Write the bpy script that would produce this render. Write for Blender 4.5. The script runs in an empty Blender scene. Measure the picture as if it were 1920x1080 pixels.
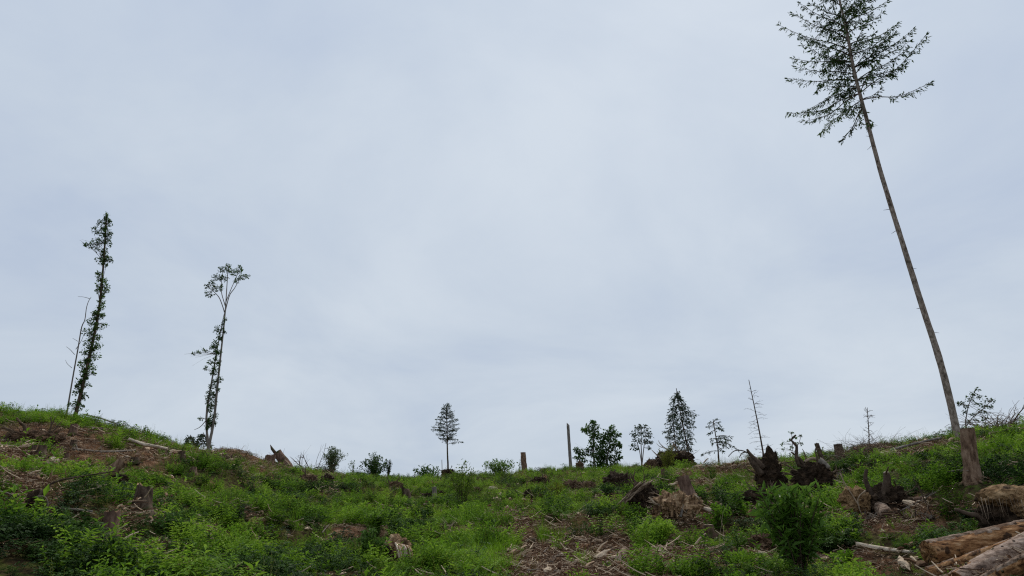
import bpy, bmesh, math, random
import numpy as np
from mathutils import Vector, Matrix, noise as mnoise

S = bpy.context.scene
C = S.collection
PI = math.pi

# ------------------------------------------------------------------ camera, world, sun, exposure
F_PX, W_PX, H_PX = 1280.0, 1920.0, 1080.0
PITCH, ROLL = math.radians(19.3), math.radians(-1.5)
CAM = Vector((0, 0, 0))
cd = bpy.data.cameras.new('camera'); cd.sensor_width = 36; cd.lens = F_PX / W_PX * 36
cd.clip_start = 0.1; cd.clip_end = 6000
cam = bpy.data.objects.new('camera', cd); C.objects.link(cam)
RM = Matrix.Rotation(PI / 2 + PITCH, 3, 'X') @ Matrix.Rotation(ROLL, 3, 'Z')
cam.matrix_world = Matrix.Translation(CAM) @ RM.to_4x4()
S.camera = cam

SUN_ELEV, SUN_ROT = math.radians(52), math.radians(25)
world = bpy.data.worlds.new('World'); S.world = world; world.use_nodes = True
def build_world():
    nt = world.node_tree; N = nt.nodes; L = nt.links
    N.clear()
    out = N.new('ShaderNodeOutputWorld')
    sky = N.new('ShaderNodeTexSky'); sky.sky_type = 'NISHITA'; sky.sun_disc = False
    sky.sun_elevation = SUN_ELEV; sky.sun_rotation = SUN_ROT
    bs = N.new('ShaderNodeBackground'); bs.inputs['Strength'].default_value = 0.06
    L.new(sky.outputs[0], bs.inputs['Color'])
    tc = N.new('ShaderNodeTexCoord')
    sp = N.new('ShaderNodeSeparateXYZ'); L.new(tc.outputs['Generated'], sp.inputs[0])
    mx = N.new('ShaderNodeMath'); mx.operation = 'MAXIMUM'; mx.inputs[1].default_value = 0.0; L.new(sp.outputs['Z'], mx.inputs[0])
    ad = N.new('ShaderNodeMath'); ad.operation = 'ADD'; ad.inputs[1].default_value = 0.24; L.new(mx.outputs[0], ad.inputs[0])
    def div(s):
        d = N.new('ShaderNodeMath'); d.operation = 'DIVIDE'; L.new(s, d.inputs[0]); L.new(ad.outputs[0], d.inputs[1]); return d.outputs[0]
    cb = N.new('ShaderNodeCombineXYZ'); L.new(div(sp.outputs['X']), cb.inputs['X']); L.new(div(sp.outputs['Y']), cb.inputs['Y'])
    n1 = N.new('ShaderNodeTexNoise'); n1.inputs['Scale'].default_value = 1.15; n1.inputs['Detail'].default_value = 6; n1.inputs['Roughness'].default_value = 0.56; n1.inputs['Distortion'].default_value = 0.4
    L.new(cb.outputs[0], n1.inputs['Vector'])
    n2 = N.new('ShaderNodeTexNoise'); n2.inputs['Scale'].default_value = 1.3; n2.inputs['Detail'].default_value = 3
    L.new(tc.outputs['Generated'], n2.inputs['Vector'])
    mixn = N.new('ShaderNodeMath'); mixn.operation = 'ADD'
    h1 = N.new('ShaderNodeMath'); h1.operation = 'MULTIPLY'; h1.inputs[1].default_value = 0.68; L.new(n1.outputs[0], h1.inputs[0])
    h2 = N.new('ShaderNodeMath'); h2.operation = 'MULTIPLY'; h2.inputs[1].default_value = 0.32; L.new(n2.outputs[0], h2.inputs[0])
    L.new(h1.outputs[0], mixn.inputs[0]); L.new(h2.outputs[0], mixn.inputs[1])
    r = N.new('ShaderNodeValToRGB'); e = r.color_ramp.elements
    e[0].position = 0.39; e[0].color = (0.405, 0.470, 0.575, 1)
    e[1].position = 0.61; e[1].color = (0.520, 0.576, 0.642, 1)
    m = e.new(0.5); m.color = (0.463, 0.524, 0.604, 1)
    L.new(mixn.outputs[0], r.inputs[0])
    gd = N.new('ShaderNodeMath'); gd.operation = 'MULTIPLY_ADD'; gd.inputs[1].default_value = 0.14; gd.inputs[2].default_value = 0.83; L.new(mx.outputs[0], gd.inputs[0])
    bc = N.new('ShaderNodeBackground'); L.new(gd.outputs[0], bc.inputs['Strength'])
    L.new(r.outputs[0], bc.inputs['Color'])
    ms = N.new('ShaderNodeMixShader'); ms.inputs[0].default_value = 0.93
    L.new(bs.outputs[0], ms.inputs[1]); L.new(bc.outputs[0], ms.inputs[2])
    L.new(ms.outputs[0], out.inputs['Surface'])
build_world()
sl = bpy.data.lights.new('sun', 'SUN'); sl.energy = 1.5; sl.angle = math.radians(10); sl.color = (1, 0.92, 0.80)
sun = bpy.data.objects.new('sun', sl); C.objects.link(sun)
sun_dir = Vector((math.sin(SUN_ROT) * math.cos(SUN_ELEV), math.cos(SUN_ROT) * math.cos(SUN_ELEV), math.sin(SUN_ELEV)))
sun.rotation_euler = sun_dir.to_track_quat('Z', 'Y').to_euler()
sun.location = (0, 0, 60)
S.view_settings.view_transform = 'Standard'; S.view_settings.look = 'None'
S.cycles.use_denoising = False; S.cycles.filter_width = 1.2
S.view_settings.exposure = 0.5; S.view_settings.gamma = 1; S.view_settings.use_curve_mapping = False

# ------------------------------------------------------------------ pixel <-> world helpers
FWD = RM @ Vector((0, 0, -1))
RMI = RM.transposed()
def ray(px, py):
    return RM @ Vector(((px - W_PX / 2) / F_PX, -(py - H_PX / 2) / F_PX, -1))
def P(px, py, r):
    d = ray(px, py); return CAM + d * (r / math.hypot(d.x, d.y))
def to_px_np(x, y, z):
    m = np.array(RMI)
    cx = m[0, 0] * x + m[0, 1] * y + m[0, 2] * z; cy = m[1, 0] * x + m[1, 1] * y + m[1, 2] * z; cz = m[2, 0] * x + m[2, 1] * y + m[2, 2] * z
    dd = np.maximum(-cz, 1e-3)
    return W_PX / 2 + F_PX * cx / dd, H_PX / 2 - F_PX * cy / dd
def mpp(p):                    # metres per photo pixel at a point
    return max(0.1, (p - CAM).dot(FWD)) / F_PX

# ------------------------------------------------------------------ terrain
EYE = 1.6
SKYLINE = [(-500, 700, 30), (-200, 726, 34), (0, 787, 38), (60, 787, 38), (145, 791, 40), (215, 810, 42), (330, 841, 44), (395, 852, 45), (450, 863, 48),
           (520, 884, 52), (640, 897, 56), (760, 903, 60), (850, 900, 62), (950, 897, 62), (1060, 892, 62), (1170, 886, 60), (1260, 882, 56),
           (1350, 878, 52), (1440, 872, 48), (1560, 863, 42), (1640, 850, 38), (1720, 837, 35), (1800, 821, 33), (1880, 812, 32), (1920, 809, 31), (2150, 775, 28), (2450, 760, 26)]
CW = 1.3
_az, _a, _rr = [], [], []
for px, py, r in SKYLINE:
    d = ray(px, py); _az.append(math.atan2(d.x, d.y)); t = d.z / math.hypot(d.x, d.y)
    _a.append((t * r + EYE + 0.13 * 0.69 * CW) / (r - 0.69 * CW)); _rr.append(r)
_az = np.array([-PI, -2.0] + _az + [2.0, PI]); _a = np.array([0.02, 0.03] + _a + [0.03, 0.02]); _rr = np.array([60, 50] + _rr + [50, 60.0])
_fa = np.linspace(-PI, PI, 1441)
def _smooth(v, k=9):
    w = np.hanning(k + 2)[1:-1]; w /= w.sum()
    return np.convolve(np.concatenate([v[-k:], v, v[:k]]), w, 'same')[k:-k]
_ta, _tr = _smooth(np.interp(_fa, _az, _a)), _smooth(np.interp(_fa, _az, _rr))
_rs = np.random.RandomState(5)
_W = []
for lam, amp in ((17, .10), (11, .10), (8, .10), (5.5, .08), (3.9, .07), (2.7, .05), (1.9, .035), (1.3, .025), (.9, .018), (.6, .012)):
    for k in range(2):
        th = _rs.uniform(0, 2 * PI); kk = 2 * PI / (lam * _rs.uniform(.85, 1.15))
        _W.append((kk * math.cos(th), kk * math.sin(th), _rs.uniform(0, 2 * PI), amp * .75))
def bumps(x, y):
    s = 0
    for kx, ky, ph, am in _W: s = s + am * np.sin(kx * x + ky * y + ph)
    return s
def gz(x, y):
    x = np.asarray(x, float); y = np.asarray(y, float)
    r = np.hypot(x, y); az = np.arctan2(x, y)
    a = np.interp(az, _fa, _ta); rr = np.interp(az, _fa, _tr)
    u = (r - rr) / CW
    sp = CW * np.where(u > 30, u, np.log1p(np.exp(np.minimum(u, 30))))
    z = -EYE + a * r - (a + 0.13) * sp
    floor_ = -9.0
    z = np.where(r > rr + 10, np.maximum(z, floor_ + 0.0 * z), z)
    k = np.clip((r - 2.5) / 5, 0, 1); k = k * k * (3 - 2 * k)
    far = np.clip((r - 90) / 200, 0, 1)
    return z + bumps(x, y) * k * (1 - far)
def gzs(x, y): return float(gz(x, y))
_steps = np.concatenate([np.arange(2.5, 20, .02), np.arange(20, 75, .06)])
def Gr(px, py):
    d = ray(px, py); h = math.hypot(d.x, d.y)
    xs = d.x / h * _steps; ys = d.y / h * _steps; zs = d.z / h * _steps
    hit = np.nonzero(gz(xs, ys) > zs)[0]
    return float(_steps[hit[0]]) if len(hit) else None
def G(px, py):
    """point of the ground seen at a photo pixel; just above the skyline it slides down onto the crest"""
    for k in range(40):
        r = Gr(px, py + 1.5 * k)
        if r is not None: return P(px, py + 1.5 * k, r)
    return P(px, py, 40)
def onground(p, lift=0.0): return Vector((p.x, p.y, gzs(p.x, p.y) + lift))

# cover map in photo pixels, read once while building: ellipses (x, y, rx, ry, strength)
BARE = [(962, 972, 46, 12, 1.7), (992, 994, 48, 14, 1.7), (988, 1012, 42, 14, 1.7), (1112, 996, 62, 14, 1.6), (1015, 1050, 52, 30, 2.0), (1105, 1036, 66, 22, 1.8), (1160, 1062, 90, 22, 1.7), (1060, 1085, 110, 20, 1.9), (1235, 1068, 60, 14, 1.2), (1080, 975, 30, 8, .9), (1020, 1120, 70, 40, 1.8), (1140, 1110, 130, 36, 1.5), (40, 870, 60, 14, .9), (300, 850, 60, 8, .8), (1460, 940, 60, 12, .8),
        (60, 826, 120, 20, 1.1), (60, 848, 100, 14, 1), (150, 836, 50, 8, .5), (15, 850, 50, 24, .8), (200, 852, 110, 7, .6), (275, 862, 46, 10, .7), (170, 868, 30, 12, .8), (400, 850, 85, 15, 1), (320, 838, 60, 8, .7), (480, 872, 60, 14, .9), (590, 903, 80, 12, .8),
        (1350, 890, 85, 12, 1.1), (1290, 900, 60, 12, .8), (1400, 872, 80, 14, 1.1), (1690, 838, 120, 10, .9), (1630, 848, 60, 10, .8), (1880, 800, 60, 10, .8),
        (1270, 1040, 110, 16, .8), (1210, 1072, 80, 20, .9), (1400, 1010, 60, 14, .6), (1660, 978, 60, 12, .8), (1730, 960, 60, 14, .8), (1840, 955, 50, 12, .6), (1560, 965, 50, 10, .5), (1640, 1060, 70, 20, .6), (1690, 985, 90, 18, .6),
        (1060, 915, 60, 12, .6), (1000, 935, 25, 10, .5), (1200, 945, 60, 14, .7), (1290, 965, 80, 16, .8), (1420, 950, 70, 12, .6), (215, 965, 60, 12, .4), (60, 950, 60, 30, .7), (290, 1035, 70, 20, .5), (480, 1010, 60, 14, .4), (520, 1050, 60, 14, .5), (700, 1045, 40, 12, .3),
        (205, 905, 60, 8, .4), (1525, 925, 70, 12, .8), (1445, 925, 70, 12, .8), (20, 905, 60, 14, .5)]
BRIGHT = [(880, 1030, 90, 60, 1.2), (780, 985, 90, 30, .7), (930, 1060, 50, 40, .8), (1870, 848, 70, 32, 1.3), (90, 778, 130, 14, 1.1), (1370, 912, 55, 14, 1), (1160, 890, 80, 12, .7), (650, 970, 140, 40, .6), (1020, 1007, 22, 14, 2.0), (1052, 1022, 17, 12, 1.7), (1095, 1068, 13, 12, 1.4), (560, 985, 80, 40, .5), (330, 925, 120, 20, .6), (1090, 940, 80, 25, .6), (1290, 1020, 60, 20, .4)]
OLIVE = [(950, 908, 90, 20, 1.3), (890, 925, 70, 20, .8), (1100, 920, 60, 16, .6), (700, 940, 120, 25, .5), (310, 870, 90, 25, .7), (440, 890, 100, 25, .7), (1300, 880, 120, 14, .7), (1040, 900, 90, 14, .6), (860, 935, 60, 18, .8), (1800, 950, 70, 20, .5), (480, 1040, 90, 30, .5), (1150, 985, 50, 14, .6), (150, 810, 120, 14, .5)]
DARK = [(130, 1040, 220, 60, 1.4), (280, 1030, 90, 40, .7), (690, 1020, 50, 35, 1.1), (1360, 975, 130, 30, .6), (1250, 985, 90, 30, .6), (1160, 960, 60, 24, .5), (1500, 1050, 90, 50, .6), (1640, 1030, 90, 30, .5), (1720, 1010, 80, 22, .5), (1900, 890, 50, 22, .8), (1790, 905, 60, 16, .5), (580, 930, 90, 14, .6)]
TALL = [(690, 1000, 60, 40, .5), (900, 1040, 70, 50, .8), (1290, 1000, 160, 50, .5), (1250, 960, 80, 20, .3), (600, 1040, 90, 40, .3), (150, 1040, 160, 40, .4)]
def gaps(x, y): return np.clip(vn(x, y, 2.3, 21) + .6 * vn(x, y, .8, 22) - .6, 0, .8) * 1.0
def field(E, px, py):
    s = np.zeros_like(px)
    for x, y, rx, ry, k in E:
        s = np.maximum(s, k * np.exp(-(((px - x) / rx) ** 2 + ((py - y) / ry) ** 2) * .9))
    return s
def vn(x, y, lam, seed):
    rs = np.random.RandomState(seed); s = 0
    for k in range(7):
        th = rs.uniform(0, 2 * PI); kk = 2 * PI / (lam * rs.uniform(.6, 1.6)); s = s + np.sin(kk * (x * math.cos(th) + y * math.sin(th)) + rs.uniform(0, 6.28))
    return s / 2.6            # about -1..1

# ------------------------------------------------------------------ materials
def mat(name):
    m = bpy.data.materials.new(name); m.use_nodes = True
    nt = m.node_tree; nt.nodes.clear()
    return m, nt, nt.nodes, nt.links
def ramp(N, stops):
    r = N.new('ShaderNodeValToRGB'); e = r.color_ramp.elements
    e[0].position, e[0].color = stops[0][0], (*stops[0][1], 1)
    e[1].position, e[1].color = stops[-1][0], (*stops[-1][1], 1)
    for p, c in stops[1:-1]:
        x = e.new(p); x.color = (*c, 1)
    return r
def solid(name, stops, scale=6, stretch=(1, 1, 1), detail=8, rough=.9, bump=.4, bscale=None, coord='Object', spots=None, dist=.02, distort=.3):
    m, nt, N, L = mat(name)
    out = N.new('ShaderNodeOutputMaterial'); b = N.new('ShaderNodeBsdfPrincipled'); L.new(b.outputs[0], out.inputs[0])
    b.inputs['Roughness'].default_value = rough
    try: b.inputs['Specular IOR Level'].default_value = .12
    except KeyError: pass
    tc = N.new('ShaderNodeTexCoord'); mp = N.new('ShaderNodeMapping'); mp.inputs['Scale'].default_value = stretch
    L.new(tc.outputs[coord], mp.inputs[0])
    n = N.new('ShaderNodeTexNoise'); n.inputs['Scale'].default_value = scale; n.inputs['Detail'].default_value = detail; n.inputs['Roughness'].default_value = .65; n.inputs['Distortion'].default_value = distort
    L.new(mp.outputs[0], n.inputs['Vector'])
    r = ramp(N, stops); L.new(n.outputs[0], r.inputs[0]); col = r.outputs[0]
    if spots:
        n3 = N.new('ShaderNodeTexNoise'); n3.inputs['Scale'].default_value = spots[0]; n3.inputs['Detail'].default_value = 4
        L.new(tc.outputs[coord], n3.inputs['Vector'])
        rr = ramp(N, [(spots[1], (0, 0, 0)), (spots[2], (1, 1, 1))]); L.new(n3.outputs[0], rr.inputs[0])
        mx = N.new('ShaderNodeMix'); mx.data_type = 'RGBA'; L.new(rr.outputs[0], mx.inputs[0]); L.new(col, mx.inputs[6]); mx.inputs[7].default_value = (*spots[3], 1)
        col = mx.outputs[2]
    L.new(col, b.inputs['Base Color'])
    if bump:
        n2 = N.new('ShaderNodeTexNoise'); n2.inputs['Scale'].default_value = bscale or scale * 2; n2.inputs['Detail'].default_value = 6
        L.new(mp.outputs[0], n2.inputs['Vector'])
        bp = N.new('ShaderNodeBump'); bp.inputs['Strength'].default_value = bump; bp.inputs['Distance'].default_value = dist
        L.new(n2.outputs[0], bp.inputs['Height']); L.new(bp.outputs[0], b.inputs['Normal'])
    return m
def leafmat(name, dark, mid, light, trans=.3, lam=.35, rnd=.35, rough=.55):
    """foliage: each leaf (attribute v), each plant (object random) and slow drift over the ground vary the hue"""
    m, nt, N, L = mat(name)
    out = N.new('ShaderNodeOutputMaterial')
    at = N.new('ShaderNodeAttribute'); at.attribute_name = 'v'
    oi = N.new('ShaderNodeObjectInfo')
    ge = N.new('ShaderNodeNewGeometry')
    n = N.new('ShaderNodeTexNoise'); n.inputs['Scale'].default_value = lam; n.inputs['Detail'].default_value = 3; L.new(ge.outputs['Position'], n.inputs['Vector'])
    def ma(op, a, b):
        k = N.new('ShaderNodeMath'); k.operation = op
        for i, s in enumerate((a, b)):
            if isinstance(s, (int, float)): k.inputs[i].default_value = s
            else: L.new(s, k.inputs[i])
        return k.outputs[0]
    v = ma('MULTIPLY', at.outputs['Fac'], .42)
    v = ma('ADD', v, ma('MULTIPLY', oi.outputs['Random'], rnd))
    v = ma('ADD', v, ma('MULTIPLY', ma('SUBTRACT', n.outputs[0], .5), 1.6))
    r = ramp(N, [(.0, dark), (.42, mid), (.9, light)]); L.new(v, r.inputs[0])
    d = N.new('ShaderNodeBsdfPrincipled'); d.inputs['Roughness'].default_value = rough
    try: d.inputs['Specular IOR Level'].default_value = .18
    except KeyError: pass
    L.new(r.outputs[0], d.inputs['Base Color'])
    t = N.new('ShaderNodeBsdfTranslucent'); L.new(r.outputs[0], t.inputs['Color'])
    ms = N.new('ShaderNodeMixShader'); ms.inputs[0].default_value = trans
    L.new(d.outputs[0], ms.inputs[1]); L.new(t.outputs[0], ms.inputs[2]); L.new(ms.outputs[0], out.inputs[0])
    return m

M = {}
M['herb'] = leafmat('herb_leaf', (.026, .054, .007), (.120, .245, .017), (.275, .425, .042), trans=.45, rough=.65, rnd=.5)
M['bramble'] = leafmat('bramble_leaf', (.011, .026, .007), (.033, .076, .014), (.090, .175, .028), trans=.35, rnd=.45, rough=.65)
M['grass'] = leafmat('grass_blade', (.065, .145, .008), (.165, .330, .018), (.290, .450, .038), trans=.45)
M['olive'] = leafmat('olive_grass_blade', (.090, .105, .014), (.185, .200, .032), (.330, .300, .095), trans=.4)
M['broad'] = leafmat('tree_leaf', (.022, .052, .012), (.062, .130, .024), (.125, .215, .042), trans=.5)
M['pale_leaf'] = leafmat('pale_shrub_leaf', (.045, .080, .030), (.085, .130, .050), (.150, .200, .090), trans=.35)
M['willow'] = leafmat('willow_leaf', (.026, .064, .009), (.086, .175, .021), (.215, .365, .066), trans=.45, rough=.45)
M['lime'] = leafmat('larch_leaf', (.060, .115, .012), (.105, .170, .018), (.160, .220, .030), trans=.35)
M['broom'] = leafmat('broom_stem', (.060, .080, .010), (.135, .165, .018), (.22, .235, .030), trans=.35)
M['needle'] = leafmat('spruce_needle', (.016, .038, .010), (.042, .086, .020), (.085, .140, .032), trans=.4, rough=.6)
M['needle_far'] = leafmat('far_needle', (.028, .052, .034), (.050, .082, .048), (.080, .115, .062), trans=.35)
M['rust'] = leafmat('rusty_twig', (.060, .035, .022), (.105, .062, .038), (.160, .105, .065), trans=.1)
M['bark'] = solid('spruce_bark', [(.36, (.044, .025, .016)), (.48, (.155, .094, .060)), (.64, (.28, .190, .130))], 13, (1, 1, .35), bump=.8, bscale=22)
M['bark_trunk'] = solid('spruce_trunk_bark', [(.36, (.080, .060, .047)), (.48, (.23, .182, .148)), (.64, (.36, .30, .255))], 11, (1, 1, .5), bump=.9, bscale=20, spots=(2.2, .56, .66, (.10, .085, .065)))
M['bark_grey'] = solid('grey_bark', [(.3, (.075, .065, .056)), (.5, (.17, .150, .13)), (.72, (.29, .265, .235))], 9, (1, 1, .3), bump=.6, bscale=18)
M['bark_dark'] = solid('dark_bark', [(.36, (.024, .016, .011)), (.5, (.072, .048, .033)), (.68, (.15, .11, .08))], 11, (1, 1, .4), bump=.8, bscale=24, spots=(4, .55, .66, (.050, .060, .018)))
M['bark_red'] = solid('red_brown_bark', [(.32, (.045, .025, .018)), (.5, (.13, .080, .058)), (.7, (.25, .165, .125))], 9, (1, 1, .4), bump=.8, bscale=20, spots=(3, .58, .68, (.050, .060, .018)))
M['bark_log'] = solid('log_bark', [(.38, (.040, .023, .015)), (.47, (.155, .102, .070)), (.62, (.33, .245, .185))], 22, (.5, 1, 1), bump=.8, bscale=26, spots=(5, .56, .66, (.13, .075, .045)))
M['bark_pale'] = solid('pale_log_bark', [(.38, (.075, .050, .038)), (.48, (.255, .175, .130)), (.62, (.41, .31, .245))], 18, (.6, 1, 1), bump=.8, bscale=28, spots=(5, .6, .68, (.12, .07, .045)))
M['peeled'] = solid('peeled_log', [(.35, (.022, .010, .005)), (.44, (.15, .068, .028)), (.55, (.30, .155, .068)), (.7, (.46, .30, .17))], 19, (.3, 1, 1), bump=.9, bscale=22, spots=(9, .57, .64, (.05, .026, .014)), dist=.03)
M['wood'] = solid('cut_wood', [(.3, (.24, .15, .085)), (.5, (.38, .26, .16)), (.75, (.52, .39, .26))], 12, bump=.3)
M['wood_pale'] = solid('pale_wood', [(.3, (.26, .20, .14)), (.5, (.46, .38, .29)), (.75, (.62, .54, .44))], 14, bump=.4, spots=(16, .6, .68, (.12, .08, .05)))
M['wood_rot'] = solid('rotten_wood', [(.36, (.035, .020, .012)), (.46, (.20, .120, .065)), (.56, (.36, .24, .14)), (.7, (.54, .41, .27))], 9, (1, 1, .5), bump=.9, bscale=26, dist=.03)
M['dead'] = solid('dead_branch', [(.3, (.10, .085, .07)), (.55, (.21, .18, .15)), (.8, (.34, .30, .25))], 12, bump=.4)
M['dead_dark'] = solid('dark_dead_branch', [(.3, (.030, .021, .015)), (.55, (.078, .054, .038)), (.8, (.15, .112, .082))], 12, bump=.4)
M['soil_dark'] = solid('root_soil', [(.3, (.009, .006, .004)), (.5, (.030, .019, .012)), (.7, (.085, .055, .034))], 7, bump=1, bscale=16, dist=.05)
M['soil_brown'] = solid('brown_root_soil', [(.3, (.030, .018, .011)), (.5, (.100, .060, .036)), (.7, (.22, .145, .090))], 8, bump=1, bscale=18, dist=.05)
M['sand'] = solid('sandy_soil', [(.32, (.07, .038, .018)), (.48, (.25, .150, .072)), (.66, (.42, .28, .155))], 9, bump=1, bscale=24, dist=.05, spots=(6, .58, .66, (.045, .026, .015)))  # dark spots put the shade of small holes into the colour
M['root'] = solid('root_bark', [(.3, (.045, .030, .020)), (.55, (.11, .078, .052)), (.8, (.22, .165, .115))], 10, bump=.5)
M['root_pale'] = solid('pale_root', [(.3, (.16, .115, .075)), (.55, (.29, .22, .155)), (.8, (.42, .34, .25))], 10, bump=.5)
M['moss'] = solid('mossy_bark', [(.3, (.028, .022, .015)), (.5, (.050, .045, .020)), (.72, (.080, .095, .028))], 6, bump=.8, bscale=22)

def stickmat():
    m, nt, N, L = mat('stick_litter')
    out = N.new('ShaderNodeOutputMaterial'); b = N.new('ShaderNodeBsdfPrincipled'); b.inputs['Roughness'].default_value = .9; b.inputs['Specular IOR Level'].default_value = .1
    at = N.new('ShaderNodeAttribute'); at.attribute_name = 'v'
    oi = N.new('ShaderNodeObjectInfo')
    a = N.new('ShaderNodeMath'); a.operation = 'MULTIPLY_ADD'; L.new(oi.outputs['Random'], a.inputs[0]); a.inputs[1].default_value = .25; L.new(at.outputs['Fac'], a.inputs[2])
    r = ramp(N, [(.0, (.040, .020, .011)), (.4, (.155, .084, .048)), (.74, (.31, .20, .125)), (1.05, (.54, .42, .30))]); L.new(a.outputs[0], r.inputs[0])
    L.new(r.outputs[0], b.inputs['Base Color']); L.new(b.outputs[0], out.inputs[0])
    return m
M['stick'] = stickmat()

def groundmat():
    m, nt, N, L = mat('forest_floor')
    out = N.new('ShaderNodeOutputMaterial'); b = N.new('ShaderNodeBsdfPrincipled'); b.inputs['Roughness'].default_value = .95; b.inputs['Specular IOR Level'].default_value = .03
    L.new(b.outputs[0], out.inputs[0])
    ge = N.new('ShaderNodeNewGeometry'); at = N.new('ShaderNodeAttribute'); at.attribute_name = 'bare'
    n = N.new('ShaderNodeTexNoise'); n.inputs['Scale'].default_value = 3.5; n.inputs['Detail'].default_value = 10; n.inputs['Roughness'].default_value = .7; L.new(ge.outputs['Position'], n.inputs['Vector'])
    soil = ramp(N, [(.36, (.034, .017, .009)), (.5, (.130, .070, .039)), (.64, (.25, .152, .092))]); L.new(n.outputs[0], soil.inputs[0])
    n2 = N.new('ShaderNodeTexNoise'); n2.inputs['Scale'].default_value = 9; n2.inputs['Detail'].default_value = 8; L.new(ge.outputs['Position'], n2.inputs['Vector'])
    gr = ramp(N, [(.36, (.026, .017, .010)), (.5, (.052, .042, .018)), (.66, (.075, .090, .022))]); L.new(n2.outputs[0], gr.inputs[0])  # litter under plants, darkened to paint shade into the gaps between them
    k = N.new('ShaderNodeMath'); k.operation = 'MULTIPLY_ADD'; L.new(n2.outputs[0], k.inputs[0]); k.inputs[1].default_value = .9; L.new(at.outputs['Fac'], k.inputs[2])
    st = ramp(N, [(.58, (0, 0, 0)), (.95, (1, 1, 1))]); L.new(k.outputs[0], st.inputs[0])
    mx = N.new('ShaderNodeMix'); mx.data_type = 'RGBA'; L.new(st.outputs[0], mx.inputs[0]); L.new(gr.outputs[0], mx.inputs[6]); L.new(soil.outputs[0], mx.inputs[7])
    L.new(mx.outputs[2], b.inputs['Base Color'])
    bp = N.new('ShaderNodeBump'); bp.inputs['Strength'].default_value = .8; bp.inputs['Distance'].default_value = .05
    n3 = N.new('ShaderNodeTexNoise'); n3.inputs['Scale'].default_value = 18; n3.inputs['Detail'].default_value = 6; L.new(ge.outputs['Position'], n3.inputs['Vector'])
    L.new(n3.outputs[0], bp.inputs['Height']); L.new(bp.outputs[0], b.inputs['Normal'])
    return m
M['ground'] = groundmat()

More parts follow.
